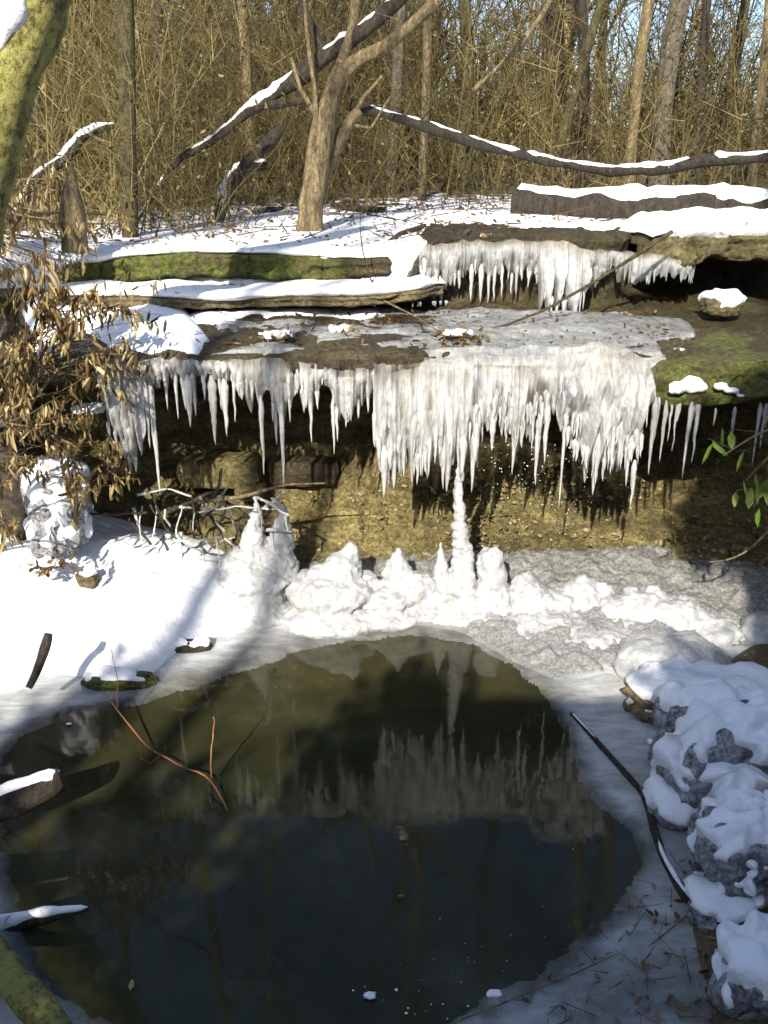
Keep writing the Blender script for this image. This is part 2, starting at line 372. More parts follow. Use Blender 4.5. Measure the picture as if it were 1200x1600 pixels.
# ================================================================== THE SETTING
YL = 4.06                                              # distance of the lower lip
def xl(Y): return np.interp(Y, [0, 1.5, 2.5, 3.5, 4.5, 6], [-1.1, -1.35, -1.75, -2.2, -2.5, -2.6])
def xr(Y): return np.interp(Y, [0, 1.5, 1.72, 2.37, 2.9, 3.25, 3.6, 4.1, 6], [.55, .64, .74, .94, 1.08, 1.2, 1.6, 2.4, 2.9])
def terrace(x, Y):
    z = 1.735 + .05*sst(-.2, .6, x) + .066*np.clip(Y-5.2, 0, 4) + .07*np.clip(Y-9, 0, 12) + (.14-.05*sst(.0, .3, x/(np.abs(Y)+1)))*np.clip(Y-21, 0, 30) + .05*np.clip(Y-51, 0, 80)
    return z + .05*fbm(c3(x*.9, Y*.9, 3.), 4)*sst(5.2, 6.5, Y) + .5*fbm(c3(x*.12, Y*.12, 9.), 3)*sst(8, 20, Y)
def ground_z(x, Y):
    x = np.asarray(x, float); Y = np.asarray(Y, float)
    d = np.maximum(np.maximum(xl(Y)-x, x-xr(Y)), 1.45-Y)
    bank = -.30 + .36*sst(-.28, .22, d) + .35*sst(.25, 1.1, d) + 1.1*sst(.5, 2.2, np.maximum(xl(Y)-x, x-xr(Y)))
    back = .55 + (2.2 + .95*sst(-2.0, -1.2, x))*sst(-.7, -2.7, Y) + .16*np.clip(-Y-2.2, 0, 40)  # unseen rise behind the camera, heightened to throw shade over the near pool
    side = np.clip(.15*(np.abs(x)-4), 0, 12)
    bank = bank + side*sst(3, -1, Y*0) + np.where(Y < 0, sst(-.2, -1.2, Y)*(np.maximum(back-bank, 0)), 0)
    z = bank + .05*fbm(c3(x*2, Y*2, 0.), 4)
    k = sst(0, .10, Y - 5.12 - .75*sst(.3, 1.2, x)*sst(4.5, 3.2, x))
    return z*(1-k) + terrace(x, Y)*k
gx = np.unique(np.concatenate([-np.geomspace(4.2, 130, 40), np.linspace(-4.2, 4.2, 240), np.geomspace(4.2, 130, 40)]))
gy = np.unique(np.concatenate([-np.geomspace(1.2, 90, 40), np.linspace(-1.2, 5.1, 150), np.linspace(5.1, 6.1, 60), np.linspace(6.1, 10, 110), np.geomspace(10, 260, 80)]))
GX, GY = np.meshgrid(gx, gy, indexing='ij'); GZ = ground_z(GX, GY)
snowf = .78 - .10*sst(6.4, 8.2, GY) - .62*sst(8.0, 10.5, GY) + .22*sst(.6, 1.4, GX)*sst(9.5, 8, GY)*0
snowf = np.where(GY < 5.15, .45 - .14*sst(.3, .6, GX) + .25*sst(.3, -1, GY), snowf)
snowf = snowf - .3*sst(-1.5, -2.6, GX)*sst(5.2, 5.6, GY)*sst(9, 7, GY)
mb = MB(); add_grid(mb, c3(GX, GY, GZ), snowf)
tag(mb.build('ground', GROUND), kind='structure')

# rock bank: one folded sheet - creek floor, hollow, overhanging roof, shelf, upper step
nx = 520; xs = np.linspace(-3.0, 3.4, nx)
lipY = YL + .05*np.sin(xs*1.7) + .06*fbm(c3(xs*2.2, 0*xs, 5.), 4)
deep = .0 + .55*sst(.55, 1.5, xs)
prof = np.array([(-.75, -.35), (-.25, -.06), (.10, .06), (.45, .20), (.75, .42), (.92, .58), (1.0, .80), (.97, .98), (.70, 1.06), (.62, 1.12), (.32, 1.14), (.24, 1.20), (.05, 1.215),
                 (-.01, 1.26), (.0, 1.30), (.05, 1.325), (.3, 1.355), (.6, 1.39), (.93, 1.425), (.985, 1.46), (1.02, 1.60), (.99, 1.66), (.97, 1.74), (.955, 1.785), (1.0, 1.805), (1.5, 1.825), (2.0, 1.80)])
sl = np.r_[0, np.cumsum(np.hypot(*np.diff(prof, axis=0).T))]; nv = 260; ss = np.linspace(0, sl[-1], nv)
py_, pz_ = np.interp(ss, sl, prof[:, 0]), np.interp(ss, sl, prof[:, 1])
X = np.repeat(xs[:, None], nv, 1); inner = sst(.1, .9, py_)*(pz_ < 1.25)
Yv = lipY[:, None] + py_[None]*np.where(pz_[None] < 1.25, 1 + deep[:, None]*.6, 1); Z = np.repeat(pz_[None], nx, 0).copy()
Z = Z - (.10*sst(.3, 1.3, X))*inner[None]*(pz_[None] < .9)
tg = np.stack([np.gradient(py_), np.gradient(pz_)], -1); tg /= np.linalg.norm(tg, axis=1)[:, None]
ny, nz = -tg[:, 1], tg[:, 0]                           # outward in the profile plane
Z = Z - ((.30*sst(.30, .05, X) + 0)*sst(1.46, 1.75, pz_)[None])
Yv = Yv + .6*sst(1.28, 1.6, X)*sst(1.44, 1.47, pz_)[None]
Q = c3(X, Yv, Z); d = .05*fbm(Q*np.array([1.8, 1.8, 3.]), 4) + rockdisp(Q)
d = d + .05*(np.round(fbm(Q*np.array([1.2, 1.2, 2.5]), 2)*3)/3)*((pz_ > .6) & (pz_ < 1.2))[None]
flat = ((pz_ > 1.32) & (pz_ < 1.44))[None]; d = np.where(flat, d*.55, d)
Yv = Yv + ny[None]*d; Z = Z + nz[None]*d
moss = sst(1.2, 1.30, pz_)[None]*(.12 + .5*fbm(c3(X*1.5, Yv*1.5, 2.), 3)) + .30*sst(.4, .9, X)*(pz_[None] > 1.2)
mb = MB(); add_grid(mb, c3(X, Yv, Z), np.clip(moss, 0, 1))
rb = tag(mb.build('rock_bank', ROCK), kind='structure')
rb.data.materials.append(HOLLOW); zz = np.repeat(pz_[None], nx, 0)[:-1, :-1].ravel()
if len(rb.data.polygons) == len(zz): rb.data.polygons.foreach_set('material_index', (zz < .93).astype(np.int32))
def shelf_z(x, Y): return np.interp(Y - YL, [0, .05, .3, .6, .93], [1.30, 1.325, 1.355, 1.39, 1.425])

# pool water
mb = MB(); wx, wy = np.linspace(-3.2, 2.9, 120), np.linspace(.6, 4.9, 120); WX, WY = np.meshgrid(wx, wy, indexing='ij')
add_grid(mb, c3(WX, WY, 0*WX), np.clip(.9*sst(2.55, 3.75, WY + .35*fbm(c3(WX*1.3, WY*1.3, 2.), 3)) + .08*sst(-.7, -1.3, WX), 0, 1));   # shallower toward the far and left shore
tag(mb.build('pool_water', WATER), kind='structure')

# snow bank on the left shore
front = [Pz(a, b, .03)[:2] for a, b in [(-140, 1085), (-40, 1082), (30, 1076), (70, 1045), (130, 1056), (190, 1072), (240, 1050), (275, 1018), (330, 996), (395, 972), (412, 940)]]
poly = front + [np.array(p) for p in [(-.62, 4.15), (-.75, 4.45), (-1.2, 4.72), (-2.7, 4.8), (-3.0, 3.6)]]
def bank_z(x, y, s):
    up = sst(3.15, 4.5, y)
    return -.01 + .075*(1-np.exp(-s/.035)) + .33*up*(1-np.exp(-s/.25)) + .32*sst(-1.25, -2.2, x)*sst(3.1, 4.2, y) \
        + .05*fbm(c3(x*3, y*3, 1.), 4)*(1-np.exp(-s/.1)) + .034*fbm(c3(x*3.5, y*11, 6.), 4)*sst(0, .15, s)
mb = MB(); patch(mb, poly, bank_z, .016); tag(mb.build('snow_bank', SNOW), kind='structure')

# ------------------------------------------------------------------ ice sheet round the pool
open_px = [(300, 1655), (180, 1600), (95, 1545), (45, 1480), (24, 1400), (14, 1310), (6, 1235), (4, 1185), (32, 1150), (110, 1122), (250, 1092), (380, 1052), (450, 1022), (560, 1002), (640, 992), (720, 1002), (800, 1042), (850, 1086), (868, 1130),
           (895, 1200), (930, 1262), (985, 1300), (997, 1345), (975, 1395), (900, 1462), (830, 1532), (690, 1605), (560, 1670)]
open_w = np.array([Pz(a, b, 0)[:2] for a, b in open_px])
ix, iy = np.arange(-2.7, 2.6, .012), np.arange(1.0, 4.6, .012); IX, IY = np.meshgrid(ix, iy, indexing='ij')
sd = -polysd(IX, IY, open_w) + .035*fbm(c3(IX*4, IY*4, 1.), 5) + .010*np.round(2*fbm(c3(IX*14, IY*14, 3.), 2))
keep = (sd > -.004).ravel(); q = gridq(*IX.shape); q = q[keep[q].all(1)]; u = np.unique(q); mp = np.full(IX.size, -1); mp[u] = np.arange(len(u))
zz = .003 + .012*sst(0, .05, sd) + .006*fbm(c3(IX*5, IY*5, 2.), 3)*sst(.02, .1, sd); zz = np.where(sd < .006, -.002, zz)
far = sst(3.0, 3.4, IY)
ta = -.12*sst(-.6, -1.2, IX)*(1-far) + .12 + .75*sst(.0, .10, sd)*(1-far) + far*(.1+.85*sst(.0, .32, sd)) - .45*sst(2.15, 1.7, IY)*sst(.3, .5, IX)
mb = MB(); mb.add(c3(IX, IY, zz).reshape(-1, 3)[u], mp[q], a=np.clip(ta, .1, 1).ravel()[u])
tag(mb.build('ice_sheet', SHEET), 'thin grey ice sheet frozen round the rim of the dark pool', 'ice sheet')

# ================================================================== LEDGES AND STONES
def ledge(name, label, cat, front, Yf, depth, m, snow=.0, slope=.05, mossf=None, amp=.02, seed=0., snowcut=None, sx=None, snowmat=None, taper=True):
    """a rock slab given by its front edge in the picture: (px, top py, bottom py)"""
    F = np.array([[*P(a, b, Yf)[[0, 2]], P(a, c, Yf)[2]] for a, b, c in front]); n = int((F[-1, 0]-F[0, 0])/.012)+2
    x = np.linspace(F[0, 0], F[-1, 0], n); zt = np.interp(x, F[:, 0], F[:, 1]); zb = np.interp(x, F[:, 0], F[:, 2]); h = zt-zb
    yo = .06*fbm(c3(x*2.5, 0*x, seed+3.), 4)
    if taper:
        e = np.minimum(x-x[0], x[-1]-x); yo = yo + .16*(1-sst(0, .18, e))
    o = thing(name, label, cat, (x.mean(), Yf+depth/2, zb.min()))
    cs = [(depth, 0.), (.14, 0.), (.03, .02), (.005, .2), (.012, .5), (0, .75), (.015, .95), (.05, 1.), (depth*.5, 1.), (depth, 1.)]
    L = np.r_[0, np.cumsum([math.hypot(cs[i+1][0]-cs[i][0], (cs[i+1][1]-cs[i][1])*.25) for i in range(len(cs)-1)])]; v = np.linspace(0, L[-1], 56)
    cy = np.interp(v, L, [c[0] for c in cs]); cz = np.interp(v, L, [c[1] for c in cs])
    Xg = np.repeat(x[:, None], len(v), 1); Yg = Yf + yo[:, None] + cy[None]; Zg = zb[:, None] + cz[None]*h[:, None] + (slope*cy*(cz > .98))[None]
    Qg = c3(Xg, Yg, Zg+seed); Yg = Yg - amp*48*rockdisp(Qg)*(cz < .97)[None] - amp*.7*fbm(Qg*18, 3); Zg = Zg + amp*.6*fbm(Qg*12+5, 3)
    V = c3(Xg, Yg, Zg); mid = V.mean(1, keepdims=True); V[0] = V[0]*.3 + mid[0]*.7; V[-1] = V[-1]*.3 + mid[-1]*.7
    a = np.zeros(Xg.shape) if mossf is None else np.clip(mossf(Xg, cz[None]+0*Xg), 0, 1)
    mb = MB(); add_grid(mb, V, a); mb.build('rock', m, o)
    if snow:
        lo = sx[0] if sx else x[0]; hi = sx[1] if sx else x[-1]; k = (x >= lo) & (x <= hi); x2 = x[k]; zt2 = zt[k]; yo2 = yo[k]
        e = np.minimum(x2-x2[0], x2[-1]-x2); t = snow*(.75+.45*fbm(c3(x2*3.5, 0*x2, seed+8.), 3))*sst(-.01, .14, e)
        cut = (0 if snowcut is None else snowcut(x2)) + .05*fbm(c3(x2*6, 0*x2, seed+1.), 4)
        vv = [(.06, -.35), (.01, .05), (-.012, .35), (-.005, .7), (.03, .95), (.1, 1.05)] + [(.1+(depth-.1)*q_, 1.05) for q_ in np.linspace(.08, 1, 16)]
        Yg = Yf + yo2[:, None] + cut[:, None] + np.array([p[0] for p in vv])[None]; Zg = zt2[:, None] + t[:, None]*np.array([p[1] for p in vv])[None] + slope*np.maximum(Yg-Yf-.05, 0)
        Xg = np.repeat(x2[:, None], len(vv), 1); Zg = Zg + (.25*snow*fbm(c3(Xg*5, Yg*5, seed), 4))*(np.arange(len(vv)) > 1)[None]
        mb = MB(); add_grid(mb, c3(Xg, Yg, Zg)); mb.build('snow_cover', snowmat or SNOW_DIRTY, o)
    return o
ledge('rock_ledge', 'long rock ledge with bright green moss on its face under the snowy terrace', 'rock ledge',
      [(60, 420, 462), (190, 402, 442), (300, 395, 436), (420, 397, 440), (520, 405, 443), (565, 405, 436), (648, 402, 431)], 5.14, .5, ROCK_MOSS,
      snow=.05, slope=.03, mossf=lambda x, c: .55+.6*fbm(c3(x*2.2, c*1.5, 4.), 3)+.5*sst(-.1, -.5, x)-.9*sst(-.25, .0, x), seed=1, snowcut=lambda x: .03+.0*x)
ledge('rock_ledge', 'thin rock ledge carrying a smooth strip of snow beneath the mossy ledge', 'rock ledge',
      [(40, 466, 482), (210, 463, 481), (330, 468, 484), (450, 464, 481), (600, 461, 478), (700, 447, 466)], 4.72, .40, ROCK_TAN, snow=.066, slope=.0, seed=2)
ledge('rock_ledge', 'mossy rounded slab jutting out at the right with snow patches on it', 'rock ledge',
      [(1003, 590, 622), (1040, 575, 640), (1110, 570, 640), (1200, 568, 625), (1330, 575, 640)], 3.95, .6, ROCK_MOSS, slope=.10,
      mossf=lambda x, c: .85+.4*fbm(c3(x*3, c*2, 4.), 3), seed=3, amp=.03)
ledge('rock_ledge', 'rock slab under a thick smooth snow pillow at the upper right', 'rock ledge',
      [(1030, 372, 420), (1060, 368, 425), (1120, 368, 405), (1200, 366, 410), (1330, 366, 420)], 4.95, .8, ROCK_TAN, snow=.13, slope=.02, seed=4, amp=.035,
      mossf=lambda x, c: .5+.5*fbm(c3(x*3, c*2, 8.), 3))

def stone(name, label, cat, c, size, m, cap=0., seed=0, sub=4, amp=.28, boxy=.5, thr=.35, rot=0., capmat=None, group=None, mossf=0., freq=1.3, capfreq=3.):
    v, t = rockshape(size, seed, sub, amp, freq, boxy); cr, sr = math.cos(rot), math.sin(rot)
    v = v @ np.array([[cr, sr, 0], [-sr, cr, 0], [0, 0, 1]]); c = np.asarray(c, float)
    o = thing(name, label, cat, c-np.array([0, 0, size[2]*.7]), group); mb = MB(); mb.add(v+c, t=t, a=mossf); mb.build('rock', m, o)
    if cap:
        v = smooth(v, t, 8 if sub > 4 else 4); n = vnormals(v, t); s = sst(thr-.12, thr+(.5 if capfreq > 5 else .25), n[:, 2] + (2.2*fbm(v*capfreq/max(size)*.8+seed*2.7, 5) if capfreq > 5 else .9*fbm(v*capfreq/max(size)*.6+seed*2.7, 4)))
        w = v + n*(cap*s*np.clip(.8+(.8*fbm(v*14+seed, 3)+1.1*fbm(v*42+seed, 3)+.5*np.abs(vn(v*75)) if capfreq > 5 else .9*fbm(v*17+seed, 4)), .12, 2) - .02*(1-s))[:, None]; w[:, 2] += cap*.3*s; w = smooth(w, t, 5) if capfreq > 5 else w
        mb = MB(); mb.add(w+c, t=t); mb.build('snow_cap', capmat or SNOW, o)
    return o
def G(px, py, z=.03): return float(Pz(px, py, z)[1])
def at(px, py, Y, dz=0.): return P(px, py, Y) + np.array([0, 0, dz])
# right shore
stone('boulder', 'flat tan stone with a sunlit snow cap at the right pool corner', 'boulder', at(1095, 1092, G(1095, 1092, .06)), (.33, .17, .075), ROCK_TAN, .055, 11, rot=-.1)
stone('boulder', 'large boulder heaped with blue-shadowed snow on the right shore', 'boulder', at(1140, 1190, G(1140, 1190, .14)), (.29, .24, .24), ROCK_FROST, .042, 12, 6, amp=.35, thr=.30, capfreq=7, mossf=.9)
stone('boulder', 'snow covered boulder with dark bare hollows at the right edge', 'boulder', at(1180, 1345, G(1180, 1345, .12)), (.20, .19, .18), ROCK_FROST, .036, 13, 6, amp=.4, thr=.42, capfreq=7, mossf=.9)
stone('boulder', 'snowy chunk of rock in the bottom right corner', 'boulder', at(1190, 1525, G(1190, 1525, .08)), (.14, .13, .11), ROCK_FROST, .034, 14, 5, thr=.25, capfreq=6, mossf=.9)
stone('boulder', 'smooth grey ice-glazed boulder just above the tan stone', 'boulder', at(1050, 1042, G(1050, 1042, .05)), (.26, .20, .11), ICE_GREY, .03, 15, 4, amp=.12, boxy=.15, capmat=ICE_MOUND)
stone('boulder', 'ice glazed stone with a snowy peak beside the right end of the ice mounds', 'boulder', at(1120, 1015, 3.72), (.12, .12, .12), ICE_GREY, .03, 16, 4, capmat=ICE_MOUND)
stone('boulder', 'grey icy stone half out of frame on the right waterline', 'boulder', at(1195, 1010, 3.7), (.14, .14, .13), ICE_GREY, .03, 17, 4, capmat=ICE_MOUND)
stone('stone', 'dark stone between the dark boulders and the curved stick', 'stone', at(1060, 1265, G(1060, 1265, .04)), (.10, .10, .07), ROCK_FROST, .03, 18, 4, thr=.2, mossf=.9)
stone('stone', 'small wet stone at the foot of the tan stone', 'stone', at(985, 1105, G(985, 1105, .02)), (.035, .04, .045), ROCK_TAN, .012, 19, 3, thr=.6)
stone('stone', 'snow dusted stone beside the yellow leaf scraps at lower right', 'stone', at(1120, 1420, G(1120, 1420, .05)), (.10, .09, .06), ROCK_FROST, .025, 20, 4, thr=.3, mossf=.9)
# left shore
stone('boulder', 'tall dark rock with snow piled down its front at the left edge', 'boulder', at(95, 800, 4.0), (.17, .16, .24), ROCK_FROST, .05, 21, 5, amp=.35, thr=.15, capfreq=11, mossf=.9)
stone('boulder', 'dark rock behind the withered leaves at the far left', 'boulder', at(-10, 760, 4.15), (.30, .3, .42), ROCK_DARK, .03, 22, 4, thr=.5)
stone('stone', 'brown stone sitting alone in the left snow bank', 'stone', at(137, 905, 3.85), (.055, .05, .045), ROCK_TAN, .02, 23, 4, thr=.75)
stone('stone', 'mossy stone at the snow bank foot where the orange twig begins', 'stone', Pz(188, 1066, .02), (.17, .07, .045), ROCK_MOSS, .02, 24, 4, mossf=.9, thr=.8)
stone('stone', 'brown edge stone poking from the snow bank by the pool ice', 'stone', Pz(300, 1012, .02), (.10, .05, .04), ROCK, .02, 25, 4, thr=.75)
stone('boulder', 'mossy stone with a dab of snow below the hanging ice sheet', 'boulder', at(140, 655, 4.1), (.085, .08, .05), ROCK_MOSS, .025, 26, 4, mossf=.9, thr=.5)
# hollow
stone('boulder', 'pale wet slab leaning in the hollow behind the left icicles', 'boulder', at(345, 735, 4.66), (.27, .13, .10), HOLLOW, 0, 31, 4, boxy=.8, amp=.14)
stone('boulder', 'triangular yellow rock at the back of the hollow', 'boulder', at(392, 766, 4.6), (.10, .08, .06), HOLLOW, 0, 32, 3, boxy=.6)
stone('boulder', 'dark ledge block behind the middle icicles', 'boulder', at(475, 735, 4.78), (.24, .12, .09), ROCK, 0, 33, 4, boxy=.8, amp=.14)
# upper shelf
stone('stone', 'snow topped stone on the shelf before the dark upper hollow', 'stone', at(1125, 478, 4.7), (.12, .09, .06), ROCK_TAN, .035, 41, 4, thr=.3)
stone('stone', 'small white snow lump on a pebble above the mossy slab', 'stone', at(1060, 556, 4.15), (.035, .03, .02), ROCK_DARK, .02, 42, 3, thr=-.2)

def snow_patch(lb, blobs):
    mb = MB()
    for i, (px, py, Y, r, sz) in enumerate(blobs): v, t = rockshape((1, 1, 1), i+py*.1, 3, .3, boxy=.1); mb.add(v*np.array(sz)*r + P(px, py, Y), t=t)
    v, f, t = fuse(mb, .008); n = vnormals(v, t); mb = MB(); mb.add(v + n*(.008*fbm(v*40, 3))[:, None], f); tag(mb.build('snow_patch', SNOW), lb, 'snow patch')
snow_patch('lumpy white snow patch on the face of the mossy slab', [(1058, 606, 3.93, .04, (1.1, 1, .8)), (1078, 600, 3.95, .05, (1.2, 1, .8)), (1095, 606, 3.94, .03, (1, 1, .7))])
snow_patch('ragged smaller snow patch nearer the right edge on the mossy slab', [(1125, 604, 3.94, .028, (1.3, 1, .7)), (1142, 610, 3.93, .026, (1.4, 1, .5)), (1158, 618, 3.93, .016, (1.5, 1, .5))])
def rubble(n, xr_, name):
    mb = MB(); v, t = rockshape((1, .8, .55), 3.3, 2, .35)
    x = rng.uniform(*xr_, n); k = rng.uniform(.0, 1., n)
    Yy = YL + .05 + k*.85*(1+.33*sst(.55, 1.5, x)); z = np.interp(k*.85+.05, [.1, .45, .75, .92], [.06, .20, .42, .58]) - .10*sst(.3, 1.3, x)*sst(.1, .9, k)
    sc = .004 + .018*rng.random(n)**4; z = z + .045*fbm(c3(x*1.8, Yy*1.8, z*3), 4)
    scatter(mb, v, [], t, c3(x, Yy, z), rotm(n, (0, 0, 1), .5), sc, rng.random(n)); return mb.build(name, STONE)
tag(rubble(5500, (-1.6, 2.2), 'gravel'), kind='stuff')

# ------------------------------------------------------------------ snow on the middle shelf
def drift(name, label, cat, poly, h, m=SNOW, base=shelf_z, w=.05, amp=.35, seed=0., step=.012):
    mb = MB(); poly = np.array([p[:2] for p in poly])
    poly[:, 1] = np.maximum(poly[:, 1], 4.07); patch(mb, poly, lambda x, y, s: base(x, y) + h*(1-np.exp(-s/w))*(1+amp*1.4*fbm(c3(x*7, y*7, seed), 4)) - .01, step)
    return tag(mb.build(name, m), label, cat)
drift('snow_drift', 'lumpy white snow drift on the left end of the lower shelf', 'snow drift', [Pz(a, b, 1.36) for a, b in [(40, 545), (130, 520), (165, 552), (240, 555), (300, 545), (330, 528), (300, 505), (250, 492), (120, 488), (30, 490)]], .085, w=.06, seed=3)
drift('snow_drift', 'thin snow strip on the shelf under the snowy ledge', 'snow drift', [Pz(a, b, 1.40) for a, b in [(280, 503), (400, 499), (500, 497), (610, 496), (600, 488), (450, 487), (290, 488)]], .03, w=.05, seed=5)
def clump(name, label, px, py, Y, sx, sy, h, seed):
    o = thing(name, label, 'leaf clump', at(px, py, Y)); c = P(px, py, Y); mb = MB(); n = 60
    pos = c + rng.normal(size=(n, 3))*np.array([sx*.5, sy*.5, h*.35]); pos[:, 2] = np.maximum(pos[:, 2], c[2]-.01)
    scatter(mb, LEAF_V, LEAF_Q, LEAF_T, pos, rotm(n), rng.uniform(.03, .06, n), rng.random(n)*.6); mb.build('leaves', DRY_LEAF, o)
    mb = MB()
    for k in range(9):
        v, t = rockshape((1, 1, .6), seed+k, 3, .35); r = rng.uniform(.012, .03); mb.add(v*r + c + np.array([rng.normal()*sx*.45, rng.normal()*sy*.4, h*.35+rng.random()*.02]), t=t)
    v, t = rockshape((sx*.62, sy*.55, .016), seed+.5, 3, .25, boxy=.1); mb.add(v + c + np.array([0, 0, h*.35]), t=t)
    v, f, t = fuse(mb, .006); ok = np.zeros(len(v), bool); nb = [[] for _ in v]
    for a, b, g_, d_ in f: nb[a] += [b, d_]; nb[b].append(g_); nb[g_].append(d_); nb[b].append(a); nb[g_].append(b); nb[d_] += [g_, a]
    st = [int(np.argmin(np.linalg.norm(v-c-np.array([0, 0, h*.35+.016]), axis=1)))]
    while st:
        q = st.pop()
        if not ok[q]: ok[q] = True; st += nb[q]
    f = f[ok[f].all(1)]; m_ = np.cumsum(ok)-1; v = v[ok]; f = m_[f]; mb = MB(); mb.add(v, f); mb.build('snow_cap', SNOW, o); return o
clump('leaf_clump', 'snow dusted leaf clump on the shelf above the left icicles', 438, 530, 4.25, .09, .06, .04, 1)
clump('leaf_clump', 'snowy leaf clump on the shelf above the big central ice curtain', 715, 528, 4.2, .13, .08, .06, 2)
clump('leaf_clump', 'small leaf clump with bits of snow midway along the shelf', 535, 520, 4.35, .07, .06, .03, 3)
clump('leaf_clump', 'brown leaf clump half buried at the top of the left snow bank', 75, 885, 3.75, .09, .06, .05, 4)

# ================================================================== ICE
def icicle_mesh(mb, top, L, r, seed, lean=0.):
    n = max(8, min(26, int(L/.022)+4)); t = np.linspace(0, 1, n); s = rng.random()*50
    p = np.stack([top[0] + lean*L*t + .0025*vn(c3(t*5+s, 0*t, 0*t)), top[1] + .0025*vn(c3(0*t, t*5+s, 0*t)), top[2]-L*t], -1)
    rr = r*np.clip(1-t, .0, 1)**.8*(.25+.75*sst(0, .16, t))*(1+.16*vn(c3(t*L*55+s, 0*t, 9+0*t)) + .10*vn(c3(t*L*140+s, 0*t, 9+0*t))) + .0012
    tube(mb, p, rr, 8)
def curtain(name, label, Yc, prof, tips, m=ICE, thick=.05, seed=0., panel=True, nic=40, rmin=.006, rmax=.013, bulge=None, group=None, mi=None, fl=1.):
    """prof: (px, top py, py where the joined sheet ends); tips: (px, py[, radius]) named icicles, then nic more along the edge"""
    PR = np.array([[*P(a, b, Yc)[[0, 2]], P(a, c, Yc)[2]] for a, b, c in prof]); x0, x1 = PR[0, 0], PR[-1, 0]
    o = thing(name, label, 'ice curtain' if panel else 'ice fringe', ((x0+x1)/2, Yc, PR[:, 1].max()), group)
    zt = lambda x: np.interp(x, PR[:, 0], PR[:, 1]); zb = lambda x: np.interp(x, PR[:, 0], PR[:, 2])
    if panel:
        n = max(16, int((x1-x0)/.0045)); x = np.linspace(x0, x1, n); k = 54; t = np.linspace(0, 1, k)
        jag = .55*vn(c3(x*46, 0*x, seed+1.)) + .4*vn(c3(x*95, 0*x, seed+2.)) + .3*vn(c3(x*9, 0*x, seed+4.))
        top = zt(x) + .012*vn(c3(x*25, 0*x, seed)); bot = np.minimum(zb(x) + jag*.46*(zt(x)-zb(x)), top-.02)
        Xg = np.repeat(x[:, None], k, 1); Zg = top[:, None] + (bot-top)[:, None]*t[None]
        flute = fl*(.026*vn(c3(Xg*40, Zg*1.6, seed+6.)) + .015*vn(c3(Xg*95, Zg*2.6, seed+7.)) + .007*vn(c3(Xg*170, Zg*8, seed+9.)) + .008*fbm(c3(Xg*70, Zg*45, seed+8.), 2))
        e = sst(0, .03, np.minimum(Xg-x0, x1-Xg)); th = thick*(.35+.65*np.sin(math.pi*np.clip(t[None]*.8+.12, 0, 1)))*(1-t[None]**4)*e
        if bulge is not None: th = th + bulge(Xg, t[None])*e*(1-t[None]**5)
        fr = Yc - th - np.abs(flute)*1.0 - flute*.5*(1-t[None]**6)
        fr = np.minimum(fr, Yc+.03); bk = Yc + .05*(1-t[None]**2) + 0*Xg + .006*flute
        V = np.concatenate([c3(Xg, fr, Zg), c3(Xg, np.maximum(bk, fr+.004), Zg)[:, ::-1]], 1)
        A = .5 + .62*sst(.34, .0, t + .12*0)[None]*(.55+.6*fbm(c3(Xg*14, Zg*6, seed+15.), 3)) + .5*sst(.02, .5, fbm(c3(Xg*24, Zg*1.6, seed+11.), 3))*sst(.15, .5, t)[None]; A = np.concatenate([A, A[:, ::-1]], 1)
        mb = MB(); add_grid(mb, V, A); mb.build('ice_sheet', m, o)
    made = 0
    def one(px, py, r, front=None):
        nonlocal made
        if made >= 100: return
        x = P(px, 600, Yc)[0]; ztop = zt(x) - .01; yy = Yc - (thick*rng.uniform(.1, .9) if front is None else front)
        if bulge is not None: yy -= float(bulge(np.array(x), np.array(.5)))*.8
        ztip = P(px, py, yy)[2]; xt = P(px, py, yy)[0]
        if not panel: st = ztop
        else: st = min(ztop, max(ztip + .1, zb(x) + .45*(ztop-zb(x))*rng.random()))
        if st-ztip < .02: return
        mb = MB(); icicle_mesh(mb, (xt, yy, st), st-ztip, r*rng.choice([.7, .9, 1.1, 1.5])*(1+.7*max(0, (st-ztip)-.15)), seed); mb.build('icicle', mi or m, o); made += 1
    for tp in tips: one(tp[0], tp[1], tp[2] if len(tp) > 2 else rng.uniform(.012, .017))
    pxs = [p[0] for p in prof]
    for k in range(nic):
        px = rng.uniform(pxs[0]+2, pxs[-1]-2); b = np.interp(px, pxs, [p[2] for p in prof]); tpy = np.interp(px, pxs, [p[1] for p in prof])
        one(px, b + (b-tpy)*rng.uniform(-.35, .28), rng.uniform(rmin, rmax))
    return o
YI = YL - .02
curtain('ice_curtain', 'grey glazed ice sheet hanging at the far left end of the shelf', YI-.06, [(150, 562, 610), (165, 560, 690), (190, 560, 712), (205, 562, 700), (218, 563, 640)],
        [(172, 690), (196, 718), (206, 705)], ICE_CLEAR, .04, 1, nic=8)
curtain('ice_curtain', 'white ice curtain with long separate icicles left of the shelf middle', YI, [(218, 558, 610), (262, 556, 590), (300, 558, 585), (360, 560, 590), (390, 560, 635), (440, 560, 640), (462, 565, 610)],
        [(225, 690), (250, 772, .017), (262, 640), (235, 700), (279, 655), (290, 640), (298, 668), (306, 650), (320, 625), (337, 695, .015), (346, 640), (355, 682), (368, 660), (378, 625), (413, 742, .014), (432, 695), (444, 766, .018), (453, 660)],
        ICE, .05, 2, nic=45)
curtain('ice_curtain', 'narrow ragged ice curtain left of the big central one', YI, [(462, 565, 600), (480, 566, 640), (500, 570, 600), (515, 572, 600), (525, 574, 645), (555, 574, 640), (585, 570, 600)],
        [(475, 645), (487, 692), (496, 640), (522, 710, .012), (527, 690), (541, 668), (560, 655), (575, 645)], ICE, .05, 3, nic=36)
